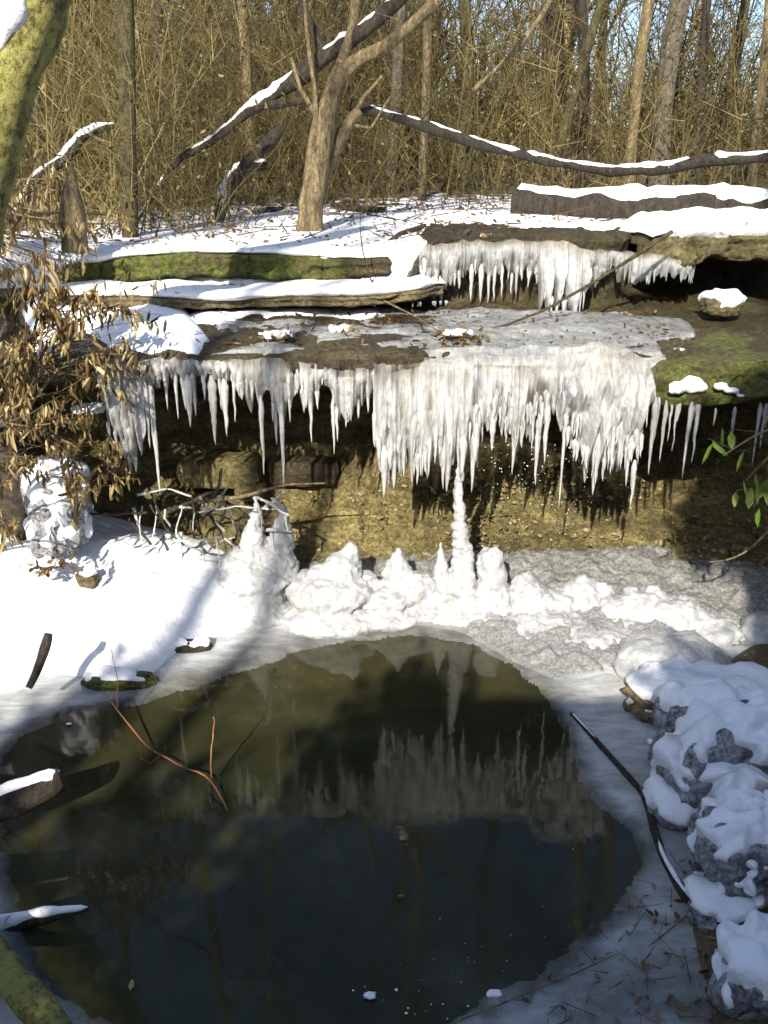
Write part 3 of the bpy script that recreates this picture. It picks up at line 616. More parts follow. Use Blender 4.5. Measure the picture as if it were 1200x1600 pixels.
curtain('ice_curtain', 'widest white ice curtain at the centre of the fall', YI-.03, [(583, 568, 690), (600, 565, 720), (640, 565, 705), (690, 565, 715), (720, 565, 705), (748, 565, 690)],
        [(592, 720), (600, 778, .016), (608, 740), (615, 765, .014), (632, 742), (652, 757, .015), (670, 745), (680, 725), (692, 764, .015), (702, 750), (722, 742), (737, 770, .016), (745, 730)], ICE, .085, 4, nic=70, rmax=.016)
curtain('ice_curtain', 'broken lacy ice curtain right of the melting ice column', YI, [(745, 565, 670), (775, 565, 640), (800, 565, 670), (835, 560, 690), (858, 560, 640), (888, 560, 630)],
        [(752, 700), (768, 705), (790, 690), (800, 742), (815, 700), (836, 758, .015), (850, 725), (873, 795, .008), (880, 700)], ICE, .06, 5, nic=60)
curtain('frozen_fall', 'bulging frozen waterfall spilling over the lip right of centre', YI-.03, [(868, 560, 600), (890, 545, 680), (930, 538, 715), (965, 540, 700), (990, 548, 715), (1004, 558, 690), (1014, 565, 610)],
        [(900, 722), (915, 735), (930, 757, .018), (941, 752), (966, 730), (985, 792, .014), (977, 760), (1000, 715)], ICE, .07, 6, nic=60, rmax=.016,
        bulge=lambda x, t: .19*np.sin(math.pi*np.clip(t*.9+.18, 0, 1))*(.7+.5*vn(c3(x*9, t*5, 0*x+2))) + 0*x)
curtain('ice_fringe', 'thin separate icicles hanging left below the mossy slab', 3.99, [(1008, 615, 620), (1088, 625, 630)],
        [(1013, 742, .010), (1022, 690), (1031, 722, .010), (1043, 690, .007), (1050, 705, .007), (1058, 660), (1066, 748, .011), (1074, 690), (1081, 722, .010), (1086, 670)], ICE_CLEAR, .03, 7, False, 10, .004, .008)
curtain('ice_fringe', 'few short icicles under the right end of the mossy slab', 3.97, [(1125, 632, 640), (1215, 622, 640)], [(1141, 690, .008), (1174, 728, .011), (1180, 690), (1187, 700, .009), (1115, 665, .006), (1196, 670)], ICE_CLEAR, .03, 8, False, 4, .004, .007)
curtain('ice_fringe', 'tiny icicle fringe under the thin snowy ledge', 4.78, [(392, 480, 484), (700, 466, 476)], [], ICE_CLEAR, .03, 9, False, 60, .004, .008)
# upper fall
YU = YL + .93
curtain('ice_curtain', 'grey upper ice curtain with pale icicle bars under the snowy terrace', YU, [(655, 385, 430), (690, 380, 450), (720, 378, 425), (760, 376, 420), (800, 376, 425), (845, 376, 430)],
        [(660, 440), (678, 468), (690, 470), (717, 452, .014), (735, 472, .017), (750, 474, .016), (762, 474, .014), (771, 470, .016), (783, 464, .014), (798, 460, .014), (806, 462, .012), (825, 450), (838, 445)], ICE_CLEAR, .05, 10, nic=30, mi=ICE)
curtain('frozen_fall', 'frozen cascade flowing down the middle of the upper step', YU-.03, [(838, 382, 440), (852, 378, 476), (880, 378, 484), (905, 384, 480), (925, 390, 440)], [(850, 470), (870, 480), (890, 478)], ICE_MOUND, .05, 11, nic=20,
        bulge=lambda x, t: .10*t**1.5 + 0*x)
curtain('ice_curtain', 'patchy ice on the brown rock right of the upper cascade', YU, [(915, 392, 440), (960, 390, 425), (1000, 395, 440), (1045, 400, 430), (1085, 410, 440)], [(930, 450), (975, 440), (1010, 445), (1040, 440)], ICE_CLEAR, .035, 12, nic=30)
# ice glaze lying on the shelf below the upper cascade, and its run-over to the lip
drift('ice_glaze', 'smooth grey ice glaze on the shelf below the upper cascade', 'ice glaze', [Pz(a, b, 1.42) for a, b in [(700, 496), (760, 487), (840, 484), (930, 484), (1080, 490), (1090, 502), (980, 512), (935, 520), (930, 545), (870, 548), (880, 520), (800, 510)]], .022, ICE_CLEAR, w=.05, seed=2)
mb = MB(); gp = np.array([(-.85, 4.07), (1.35, 4.07), (1.4, 4.95), (-.9, 4.95)])
patch(mb, gp, lambda x, y, s: shelf_z(x, y) + .004 + .055*fbm(c3(x*4, y*7, 4.), 5) - .02*(s < .03), .014)
tag(mb.build('ice_glaze', ICE_CLEAR), 'thin patchy wet ice over the brown lower shelf', 'ice glaze')
mb = MB()
def blob(mb, px, py, Y, r, sz=(1, 1, 1), sub=3, seed=0, amp=.2):
    v, t = ICO[sub]; n = v; d = 1 + amp*fbm(n*1.8+seed*3.7, 3); mb.add(v*d[:, None]*np.asarray(sz)*r + P(px, py, Y), t=t)
def mound(name, label, blobs, m=ICE_MOUND, voxel=.012, amp=.014, gain=1.25, seed=0.):
    mb = MB()
    for i, b in enumerate(blobs): blob(mb, b[0], b[1], b[2], b[3]*gain, b[4] if len(b) > 4 else (1, 1, 1), 3, seed*10+i)
    for i, b in enumerate(blobs):                      # each lump runs down into one joined foot
        c = P(b[0], b[1], b[2]); r = b[3]*gain
        for q in np.arange(.015, c[2], .05): v, t = ICO[2]; mb.add(v*np.array([1., .95, .8])*r*(1.12-.14*q/c[2]) + np.array([c[0], c[1], q]), t=t)
        v, t = ICO[3]; mb.add(v*np.array([1.5, 1.15, .36])*max(r, .05)*1.1 + np.array([c[0], c[1]-.02, .02]), t=t)
    v, f, t = fuse(mb, voxel)
    for _ in range(2):
        acc = np.zeros_like(v); cnt = np.zeros(len(v))
        for a, b in ((0, 1), (1, 2), (2, 3), (3, 0)):
            np.add.at(acc, f[:, a], v[f[:, b]]); np.add.at(cnt, f[:, a], 1); np.add.at(acc, f[:, b], v[f[:, a]]); np.add.at(cnt, f[:, b], 1)
        v = .5*v + .5*acc/cnt[:, None]
    n = vnormals(v, t); v = v + n*(amp*fbm(v*22+seed, 4) + amp*.9*fbm(v*60+seed, 3) + amp*.6*np.maximum(vn(v*42), 0))[:, None]
    mb = MB(); mb.add(v, f); return tag(mb.build(name, m), label, 'ice mound')
mound('ice_mound', 'twin peaked white ice mound below the twig pile', [(382, 880, 4.05, .10, (1, 1, .7)), (395, 850, 4.08, .07, (.8, .9, 1.3)), (398, 815, 4.1, .035, (.7, .8, 1.6)), (430, 880, 4.1, .10, (.9, 1, .7)), (440, 840, 4.12, .055, (.8, .8, 1.6)), (442, 805, 4.12, .028, (.7, .7, 2.2)), (400, 905, 4.0, .12, (1.3, 1, .3))], seed=1)
mound('ice_mound', 'rounded dome of splash ice right of the twin peaks', [(515, 925, 3.95, .14, (1.3, 1, .6)), (535, 895, 4.0, .085, (.9, 1, 1)), (545, 870, 4.02, .05, (.8, .8, 1.3)), (500, 905, 3.98, .06)], seed=2)
mound('ice_mound', 'low ice mound with a pointed knob left of the column', [(600, 930, 3.98, .11, (1.4, 1, .45)), (622, 895, 4.02, .065, (.8, .8, 1.2)), (624, 872, 4.02, .03, (.8, .8, 1.7)), (650, 915, 4.0, .07, (1.3, 1, .8)), (575, 905, 4.0, .04)], seed=3)
mound('ice_column', 'slim knobbly ice column rising to meet the central curtain', [(722, 945, 4.0, .12, (1.1, .9, .7)), (722, 910, 4.03, .075, (.9, .9, 1.3)), (727, 870, 4.04, .048, (.9, .9, 1.6)), (722, 835, 4.04, .036, (.9, .9, 1.8)), (719, 800, 4.04, .030, (.9, .9, 2)), (716, 770, 4.04, .027, (.9, .9, 2)), (718, 742, 4.04, .022, (.9, .9, 2.2)), (717, 722, 4.04, .012, (.9, .9, 2.6)),
      (690, 900, 4.02, .045, (.8, .8, 1.7)), (689, 872, 4.03, .028, (.8, .8, 1.8)), (688, 855, 4.03, .014, (.8, .8, 2)), (690, 935, 3.98, .085, (1.2, 1, .7))], voxel=.009, amp=.010, gain=1.1, seed=4)
mound('ice_mound', 'upright round-headed ice knob just right of the column', [(772, 940, 3.98, .10, (1, 1, .9)), (770, 900, 4.0, .062, (.95, .9, 1.2)), (768, 873, 4.0, .055, (1, .9, .9))], seed=5)
mound('ice_mound', 'broad lumpy ice heap right of the round-headed knob', [(828, 945, 3.95, .10, (1.1, 1, 1)), (820, 915, 4.0, .055, (1, 1, 1.1)), (850, 985, 3.8, .11, (1.2, 1, .7)), (870, 950, 3.95, .09, (1.2, .9, .8)), (905, 940, 4.0, .085, (1, .9, 1.1)), (915, 920, 4.02, .05, (1, 1, 1.2)), (940, 945, 4.0, .07, (.8, .8, 1.3)), (942, 930, 4.0, .035, (.7, .7, 1.8)),
      (890, 1000, 3.75, .10, (1.3, 1, .6)), (930, 1010, 3.72, .10, (1.2, 1, .6)), (960, 975, 3.88, .10, (1.3, 1, .6)), (870, 1020, 3.68, .05), (920, 1030, 3.66, .05)], voxel=.014, amp=.016, seed=6)
mound('ice_mound', 'low white ice ridge running to the right edge rocks', [(1000, 955, 3.90, .085, (1.4, 1, .9)), (1050, 965, 3.86, .10, (1.4, 1, .8)), (1095, 980, 3.82, .08, (1.4, 1, .8)), (1020, 938, 3.95, .06), (1065, 950, 3.9, .06, (1.2, 1, .9)), (985, 935, 3.95, .045, (.8, .8, 1.3)), (1130, 995, 3.78, .07, (1.3, 1, .7)), (960, 960, 3.9, .08)], seed=7)
# crusty skirt of frozen spray in front of the mounds
sk = [Pz(a, b, .01)[:2] for a, b in [(405, 945), (470, 985), (560, 978), (640, 970), (720, 985), (800, 1030), (870, 1062), (980, 1050), (1080, 1020), (1230, 1010)]] + [np.array(p) for p in [(2.2, 4.0), (2.1, 4.35), (1.5, 4.55), (.9, 4.5), (.3, 4.48), (-.3, 4.45), (-.62, 4.3)]]
def slope_z(y): return np.interp(y-YL, [-.25, .1, .45, .75], [0, .055, .19, .40])
mb = MB(); patch(mb, sk, lambda x, y, s: .002 + slope_z(y)*.92 + .05*(1-np.exp(-s/.10)) + .03*fbm(c3(x*16, y*16, 0.), 4)*sst(0, .08, s) + .05*np.maximum(fbm(c3(x*7, y*7, 4.), 3), 0)*sst(.02, .2, s) + .02*np.maximum(fbm(c3(x*38, y*38, 3.), 2), 0) - .05*sst(YL+.2, YL+.5, y + .25*fbm(c3(x*5, y*5, 7.), 3)), .009)
tag(mb.build('splash_ice', SPRAY), 'crusty grey apron of frozen spray along the foot of the mounds', 'ice crust')

# drops dripping from the lacy curtain
mb = MB(); v, t = ICO[1]; n = 130; px = rng.uniform(755, 925, n); py = rng.uniform(690, 835, n)
pos = np.array([P(a, b, YI-.05+rng.uniform(-.06, .1)) for a, b in zip(px, py)])
scatter(mb, v, [], t, pos, rotm(n), rng.uniform(.001, .0034, n), .5); tag(mb.build('water_drops', DROP), kind='stuff')

# ================================================================== FALLEN WOOD
def limb(name, label, cat, pts, m, snow=0., sides=10, bump_=.42, caps=None, n=None, freq=6., smat=None, extra=()):
    """pts: (px, py, Y, radius); a stick or log with a snow cover lying along its top"""
    A = np.array([P(a, b, c) for a, b, c, r in pts]); R = np.array([p[3] for p in pts])
    L = np.linalg.norm(np.diff(A, axis=0), axis=1).sum(); n = n or int(np.clip(L/max(.02, R.max()*.5), 8, 120))
    p, r = resample(A, R, n); o = thing(name, label, cat, p[0]); mb = MB(); tube(mb, p, r, sides, bump_, freq); mb.build('wood', m, o)
    for e in extra:
        q, rr = resample([P(a, b, c) for a, b, c, _ in e], [k[3] for k in e], 12); mb = MB(); tube(mb, q, rr, 6, .2); mb.build('side_branch', m, o)
    if snow:
        sp = p + np.array([0, 0, 1.])*(r*.72)[:, None]; kf = min(9, .4/R.max()); w = r*.86*(.85+.6*fbm(c3(sp[:, 0]*kf, sp[:, 1]*kf, 0*r+A[0, 0]), 4)); w *= sst(-.5, -.1, vn(c3(sp[:, 0]*3, sp[:, 2]*3, 0*r+3.3)) + .5*vn(c3(sp[:, 0]*11, sp[:, 2]*11, 0*r+1.3)) + snow - 1)
        w = np.maximum(w, .0005); w[0] = w[-1] = .001; mb = MB(); tube(mb, sp, w, 10, .22 if R.max() > .06 else .4, 14.); mb.build('snow_cover', smat or SNOW_DIRTY, o)
    return o
limb('fallen_log', 'thick brown log under a deep snow line, lying behind the upper right step', 'log', [(800, 318, 6.7, .09), (900, 322, 6.6, .10), (1020, 326, 6.5, .11), (1130, 330, 6.4, .115), (1330, 332, 6.3, .12)], BARK_DARK, 1.6, 14)
limb('fallen_limb', 'long arching snow lined limb sweeping from the forked tree to the right edge', 'limb',
     [(548, 165, 6.3, .030), (640, 190, 6.4, .030), (770, 232, 6.6, .030), (860, 254, 6.7, .030), (950, 268, 6.8, .032), (1040, 264, 6.8, .034), (1090, 252, 6.8, .036), (1200, 246, 6.8, .04), (1330, 240, 6.8, .045)], BARK_DARK, 1.3, 9,
     extra=[[(1090, 255, 6.8, .02), (1092, 280, 6.8, .018), (1092, 300, 6.8, .014)], [(1130, 250, 6.8, .012), (1131, 298, 6.8, .008)], [(1151, 250, 6.8, .01), (1152, 285, 6.8, .007)], [(735, 220, 6.6, .015), (725, 255, 6.6, .012)]])
limb('leaning_limb', 'dark dead limb dusted with snow, leaning up across the forked tree', 'limb',
     [(215, 345, 6.6, .012), (250, 290, 6.55, .016), (280, 248, 6.5, .02), (330, 222, 6.4, .028), (380, 180, 6.4, .034), (440, 142, 6.3, .046), (500, 95, 6.3, .05), (560, 55, 6.2, .042), (620, 5, 6.2, .036), (700, -70, 6.2, .03)], BARK_DARK, 1.05, 9,
     extra=[[(510, 90, 6.3, .04), (490, 50, 6.3, .03), (475, 10, 6.3, .022), (465, -40, 6.3, .015)], [(420, 165, 6.3, .03), (470, 158, 6.3, .025), (512, 158, 6.2, .02)]])
limb('fallen_limb', 'short dark stick leaning up beside the forked tree', 'limb', [(345, 345, 6.8, .026), (383, 252, 6.8, .034), (415, 228, 6.8, .045), (442, 198, 6.8, .03)], BARK_DARK, 0)
limb('fallen_limb', 'short log with a flat bar of snow, left of the forked tree', 'limb', [(330, 352, 7.0, .03), (355, 285, 7., .035), (372, 264, 7.0, .035), (395, 260, 7.0, .04), (418, 259, 7.0, .03)], BARK_DARK, 1.0)
limb('fallen_limb', 'pale straight stick hanging in the brush above the arching limb', 'limb', [(738, 142, 6.9, .012), (775, 108, 6.9, .016), (812, 70, 6.9, .02), (850, 20, 6.9, .022), (880, -40, 6.9, .025)], BARK_TAN, 0)
limb('fallen_log', 'snowy log end poking in from the left over the pool', 'log', [(-160, 1330, 2.2, .06), (-60, 1282, 2.28, .058), (30, 1245, 2.36, .052), (96, 1216, 2.42, .045)], BARK_DARK, 1.9, 12, .3)
limb('fallen_log', 'thin snow covered stick low over the dark water at the left', 'log', [(-160, 1490, 1.95, .03), (-30, 1458, 1.95, .03), (70, 1432, 1.96, .024), (138, 1420, 1.97, .010)], BARK_DARK, 1.9, 10)
limb('fallen_log', 'bare mossy log with yellow bark in the bottom left corner', 'log', [(-90, 1395, G(-90, 1395, .12), .042), (-20, 1485, G(-20, 1485, .11), .042), (40, 1555, G(40, 1555, .09), .040), (95, 1620, G(95, 1620, .06), .036), (130, 1660, G(130, 1660, .03), .03)], BARK_MOSS, 0, 14, .35)
limb('stick', 'long dark stick partly snow lined, curving along the right shore', 'stick',
     [(893, 1115, G(893, 1115, .02), .008), (925, 1150, G(925, 1150, .02), .010), (970, 1200, G(970, 1200, .02), .011), (1005, 1240, G(1005, 1240, .02), .012), (1015, 1270, G(1015, 1270, .02), .012), (1035, 1340, G(1035, 1340, .07), .014), (1070, 1400, G(1070, 1400, .07), .016), (1105, 1425, G(1105, 1425, .07), .018), (1150, 1440, G(1150, 1440, .07), .018), (1260, 1470, G(1260, 1470, .07), .02)], BARK_DARK, .62, 7)
limb('stick', 'sunken mottled stick lying under the near pool surface', 'stick', [(372, 1370, G(372, 1370, -.009), .008), (350, 1420, G(350, 1420, -.006), .011), (325, 1490, G(325, 1490, -.008), .012), (285, 1590, G(285, 1590, -.011), .012)], BARK_DARK, 0, 6)
limb('stick', 'small pale splinter frozen into the right ice rim', 'stick', [(925, 1270, 2.49, .004), (948, 1265, 2.5, .007), (972, 1258, 2.52, .004)], BARK_TAN, 0, 6)
limb('stick', 'dark broken stick stuck upright in the left snow bank', 'stick', [(45, 1075, 3.05, .012), (60, 1045, 3.1, .02), (72, 1010, 3.14, .018), (76, 990, 3.16, .012)], BARK_DARK, 0, 7, .4)
limb('stick', 'thin bare branch drooping diagonally across the upper ice', 'stick', [(1050, 362, 4.75, .010), (1000, 395, 4.7, .008), (930, 440, 4.65, .008), (850, 485, 4.6, .007), (790, 508, 4.5, .006), (745, 520, 4.4, .004)], BARK_OLIVE, 0, 6)
limb('stick', 'fine arching twig on the shelf beside the central leaf clump', 'stick', [(600, 470, 4.5, .004), (650, 495, 4.4, .005), (690, 520, 4.3, .004), (700, 535, 4.2, .003)], BARK_TAN, 0, 5)
limb('stick', 'curved brown twig in front of the dark hollow at the right', 'stick', [(1108, 878, 3.6, .003), (1140, 875, 3.6, .004), (1170, 860, 3.6, .005), (1192, 838, 3.6, .005), (1230, 800, 3.6, .006)], BARK_TAN, 0, 5)
limb('stick', 'dark twig standing up through the snow before the mossy ledge', 'stick', [(598, 465, 4.9, .003), (580, 440, 4.92, .004), (566, 390, 4.95, .004), (562, 350, 5., .003), (566, 318, 5.05, .002)], BARK_DARK, 0, 5)
for lb, pts in [('short dark stick on the snow right of the forked tree', [(575, 338, 7.1, .02), (610, 346, 6.7, .03), (668, 356, 6.3, .025)]),
                ('forked grey stick below the short dark one on the snow', [(600, 384, 5.5, .012), (625, 365, 5.6, .016), (665, 352, 5.7, .014)]),
                ('bent stick half buried in snow behind the upper ice', [(700, 312, 8.8, .015), (740, 320, 8.2, .022), (790, 336, 7.2, .018), (840, 353, 6.3, .012)]),
                ('dark log scrap on the snow right behind the forked tree', [(518, 322, 8.1, .025), (560, 326, 7.9, .035), (600, 328, 7.7, .025)]),
                ('brown bark scrap on the snow left of the forked tree', [(398, 336, 7.3, .02), (420, 330, 7.5, .035), (440, 326, 7.7, .02)]),
                ('thin snow capped stick at the back of the snowy terrace', [(590, 318, 8.6, .015), (660, 322, 8.2, .02), (740, 326, 7.9, .015)])]:
    limb('stick', lb, 'stick', pts, BARK_DARK, .9 if 'half' in lb or 'capped' in lb else 0, 7, .3)

# orange twig rising out of the pool, and its upright fork
o = thing('twig', 'forked orange twig reaching over the pool from the left snow bank', 'twig', Pz(360, 1290, 0))
for pts in ([(158, 1075, 3.05, .003), (180, 1105, 2.98, .004), (230, 1168, 2.80, .005), (285, 1198, 2.68, .005), (330, 1214, 2.60, .006), (350, 1255, 2.5, .005), (364, 1285, 2.43, .005)],
            [(330, 1214, 2.60, .005), (330, 1170, 2.62, .0045), (337, 1125, 2.64, .0035), (334, 1121, 2.64, .003)], [(250, 1182, 2.75, .003), (235, 1194, 2.72, .003), (218, 1184, 2.74, .002)],
            [(184, 1106, 2.98, .003), (183, 1060, 3.0, .0025), (173, 1012, 3.05, .002)], [(286, 1198, 2.68, .002), (284, 1190, 2.68, .001)]):
    p, r = resample([P(a, b, c) for a, b, c, _ in pts], [k[3]*.62 for k in pts], 24); p = p + .004*np.stack([vn(p*22), vn(p*22+7), vn(p*22+13)], -1); mb = MB(); tube(mb, p, r, 6, .35, 60, rng.random()); mb.build('stem', TWIG_RED, o)

# icy pile of twigs at the foot of the left icicles
o = thing('twig_pile', 'tangled pile of ice coated twigs on the snow under the left icicles', 'twig pile', P(330, 850, 4.1))
tw = [[(232, 758, 4.15), (255, 820, 4.05), (288, 852, 3.98)], [(310, 800, 4.0), (372, 792, 4.0), (420, 795, 4.0)], [(400, 778, 4.02), (425, 790, 3.98), (452, 805, 3.95)], [(302, 780, 4.05), (304, 812, 4.02), (305, 842, 4.0)],
      [(215, 772, 4.1), (265, 765, 4.1), (300, 775, 4.1)], [(272, 845, 3.95), (310, 846, 3.97), (345, 840, 4.0)], [(330, 805, 4.05), (345, 835, 4.0), (352, 858, 3.97)], [(222, 790, 4.1), (218, 820, 4.05), (222, 855, 4.0)],
      [(240, 770, 4.15), (245, 800, 4.1), (238, 840, 4.05)], [(265, 800, 4.1), (330, 770, 4.15), (350, 768, 4.15)], [(285, 790, 4.1), (275, 830, 4.0), (280, 856, 3.95)], [(350, 830, 4.0), (332, 810, 4.05), (322, 780, 4.1)], [(140, 803, 4.05), (190, 802, 4.05), (230, 800, 4.05)],
      [(446, 805, 3.95), (450, 830, 3.95)], [(314, 776, 4.02), (316, 790, 4.0)], [(180, 770, 4.2), (200, 810, 4.1), (235, 850, 4.0)]]
for k in range(34):                                # smaller glazed twigs through the pile
    a, b = rng.uniform(205, 450), rng.uniform(775, 850); th = rng.uniform(-1.5, 1.5) if k % 3 else rng.uniform(1.2, 1.9); L = rng.uniform(18, 55); Yk = rng.uniform(3.95, 4.2)
    tw.append([(a, b, Yk), (a+math.cos(th)*L*.5+rng.normal()*4, b+math.sin(th)*L*.5, Yk-.02), (a+math.cos(th)*L, b+math.sin(th)*L, Yk+rng.normal()*.04)])
for k, t in enumerate(tw):
    p, r = resample([P(*q) for q in t], [.013, .010, .008][:len(t)], 12); r = r*rng.uniform(.35, .8); p = p + .008*np.stack([vn(p*14), vn(p*14+7), vn(p*14+13)], -1); mb = MB(); tube(mb, p, r, 7, .7, 45); mb.build('twig', TWIG_ICE if k % 3 else BARK_DARK, o)
p, r = resample([P(310, 785, 4.0), P(380, 776, 4.0), P(445, 757, 4.0), P(508, 755, 4.05)], [.009, .009, .007, .004], 20); mb = MB(); tube(mb, p, r, 6, .2); tag(mb.build('bare_twig', BARK_TAN, o), 'long bare tan twig')

# ================================================================== LEAVES IN FRONT
def spray(name, label, root, targets, leafmat=DRY_LEAF, n=42, up=(0, 0, -1), size=(.022, .085), tint=(0, 1), wood=TWIG):
    """a sapling leaning in from the bank: stems from one root, dry leaves round each (px, py, Y, sx, sy, count)"""
    root = np.asarray(root, float); o = thing(name, label, 'sapling', root); st = MB(); lf = MB()
    for (px, py, Y, sx, sy, cnt) in targets:
        c = P(px, py, Y); rx, rz = sx/FPX*Y*1.05, sy/FPX*Y*1.05
        mid = root*.5 + c*.5 + np.array([rng.normal()*.05, 0, .18])
        p, r = resample([root, root*.75+mid*.25+[0, 0, .05], mid, c*.6+mid*.4+[0, 0, .03], c], [.011, .009, .007, .005, .002], 18); tube(st, p, r, 5, .2)
        k = int(cnt*1.25); ns = max(3, k//7); tips = c + rng.normal(size=(ns, 3))*np.array([rx*.55, .10, rz*.55]); j = rng.integers(9, 17, ns); w = rng.integers(0, ns, k)
        kn = p[j]*.45 + tips*.55 + rng.normal(size=(ns, 3))*.015; prisms(st, p[j], kn, .0028, .002, rng.random(ns)*.5); prisms(st, kn, tips, .002, .001, rng.random(ns)*.5)
        u = rng.random((k, 1)); pos = kn[w]*(1-u) + tips[w]*u + rng.normal(size=(k, 3))*.012
        s = rng.uniform(*size, k); R = rotm(k); X = np.array(up) + .33*rng.normal(size=(k, 3)); X /= np.linalg.norm(X, axis=1)[:, None]
        Zv = np.cross(X, rng.normal(size=(k, 3))); Zv /= np.linalg.norm(Zv, axis=1)[:, None]; R = np.stack([X, np.cross(Zv, X), Zv], -1)
        scatter(lf, LEAF_N if leafmat is DRY_LEAF else LEAF_V, LEAF_Q, LEAF_T, pos, R, s, tint[0] + (tint[1]-tint[0])*rng.random(k))
    st.build('stems', wood, o); lf.build('leaves', leafmat, o); return o
spray('beech_sapling', 'sapling with curled orange brown leaves hanging over the left end of the shelf', (-1.75, 3.9, .9),
      [(75, 455, 3.7, 30, 60, 50), (150, 450, 3.75, 70, 40, 70), (205, 470, 3.8, 40, 45, 40), (135, 530, 3.7, 70, 50, 80), (195, 555, 3.75, 50, 30, 55), (60, 530, 3.65, 40, 60, 50), (30, 480, 3.6, 40, 50, 55), (110, 500, 3.7, 50, 30, 50), (20, 580, 3.55, 30, 40, 40)])
spray('beech_sapling', 'sapling with pale drooping leaves at the left edge beside the dark hollow', (-2.1, 3.4, .5),
      [(22, 545, 3.4, 25, 50, 26), (70, 615, 3.5, 60, 70, 80), (20, 650, 3.4, 40, 60, 45), (90, 660, 3.5, 50, 50, 50), (25, 735, 3.4, 45, 60, 70), (20, 830, 3.4, 30, 40, 40)], tint=(.1, 1))
spray('beech_sapling', 'sapling with brown leaves low in front of the tall snowy rock', (-1.5, 3.9, .45), [(150, 690, 3.8, 50, 60, 60), (130, 755, 3.75, 40, 50, 60), (185, 730, 3.85, 30, 60, 35), (120, 600, 3.8, 40, 50, 30)], tint=(0, .85))
spray('beech_sapling', 'sapling with narrow olive leaves around the broken stump', (-2.9, 5.3, 1.6), [(60, 330, 4.9, 40, 50, 45), (105, 350, 4.9, 40, 50, 50), (130, 300, 5.0, 30, 50, 35), (30, 400, 4.8, 40, 50, 45), (215, 345, 5.2, 30, 25, 22), (100, 410, 4.9, 40, 35, 35), (30, 330, 4.6, 35, 60, 60), (80, 280, 4.9, 40, 30, 40), (150, 400, 5., 35, 30, 30), (40, 430, 4.7, 45, 30, 45), (12, 380, 4.5, 25, 50, 40)], tint=(.3, 1))
o = spray('green_sprig', 'sprig of bright green leaves hanging in at the right edge', (1.75, 3.0, 1.05), [(1130, 712, 3.0, 30, 14, 4), (1165, 752, 3.0, 34, 30, 7), (1170, 790, 3.0, 16, 18, 2), (1195, 765, 3.0, 15, 20, 3)], GREEN_LEAF, size=(.06, .095), wood=TWIG)
o['category'] = 'sprig'
limb('stick', 'pale bare stick jutting out under the leaves at the left', 'stick', [(-20, 655, 3.5, .006), (50, 668, 3.5, .007), (112, 694, 3.5, .005)], BARK_TAN, 0, 5)
limb('stump', 'broken pale stump among the leaves at the left', 'stump', [(118, 395, 4.9, .075), (112, 340, 4.9, .07), (110, 290, 4.9, .05), (112, 252, 4.9, .012)], BARK_TAN, 0, 9, .4)
limb('fallen_limb', 'snow covered branch lying behind the broken stump', 'limb', [(20, 350, 6.0, .03), (50, 285, 6.0, .035), (80, 262, 6.0, .032), (105, 246, 6.0, .036), (128, 214, 6.0, .026), (150, 203, 6.05, .028), (180, 196, 6.1, .012)], BARK_DARK, 1.8, 8)

# ================================================================== TREES
class TreeGen:
    def __init__(s, seed): s.r = np.random.default_rng(seed); s.tr = MB(); s.br = MB(); s.e0 = []; s.e1 = []; s.er = []
    def grow(s, p0, d, L, r, lev, maxlev, trop=.12, wob=.16, nb=5, start=.25):
        n = max(5, int(L/.35)+3) if lev == 0 else 5; pts = [np.asarray(p0, float)]; d = np.asarray(d, float); d /= np.linalg.norm(d)
        for _ in range(n-1):
            d = d + s.r.normal(size=3)*wob*(.4 if lev == 0 else 1) + np.array([0, 0, trop]); d /= np.linalg.norm(d); pts.append(pts[-1] + d*L/(n-1))
        pts = np.array(pts); rr = r*(1-np.linspace(0, 1, n)*.78)
        if lev < 2: tube(s.tr if lev == 0 else s.br, *resample(pts, rr, n*2), 8 if lev == 0 else 5, .14 if lev == 0 else .1, 3)
        else: s.e0 += list(pts[:-1]); s.e1 += list(pts[1:]); s.er += list(np.stack([rr[:-1], rr[1:]], -1))
        if lev < maxlev:
            for k in range(nb if lev == 0 else max(3, nb//2)):
                t = start + (1-start)*(k+s.r.random())/(nb if lev == 0 else max(3, nb//2)); i = min(n-2, int(t*(n-1))); f = t*(n-1)-i
                b = pts[i]*(1-f)+pts[min(i+1, n-1)]*f; dd = pts[min(i+1, n-1)]-pts[i]; dd /= np.linalg.norm(dd)+1e-9
                side = np.cross(dd, s.r.normal(size=3)); side /= np.linalg.norm(side)
                s.grow(b, dd*.75+side*s.r.uniform(.5, 1.1), L*s.r.uniform(.3, .5)*(1.15-t*.6), rr[i]*s.r.uniform(.35, .6), lev+1, maxlev, trop*.8, wob*1.4, nb, .25)
    def finish(s, name, label, base, mat_, group=None, cat='tree'):
        if s.e0: prisms(s.br, np.array(s.e0), np.array(s.e1), np.array(s.er)[:, 0], np.array(s.er)[:, 1], .4)
        o = thing(name, label, cat, base, group); s.tr.build('trunk', mat_, o)
        if s.br.n: s.br.build('crown', mat_, o)
        return o
def tree_at(name, label, px, Y, r, H, m, seed, lean=(0, 0), nb=9, lev=3, start=.3, group=None, wob=.10, x=None):
    xx = P(px, 250, Y)[0] if x is None else x; z = float(ground_z(np.array(xx), np.array(Y))) - .05; g = TreeGen(seed)
    g.grow((xx, Y, z), (lean[0], lean[1], 1), H, r, 0, lev, .03, wob, nb, start); return g.finish(name, label, (xx, Y, z), m, group)
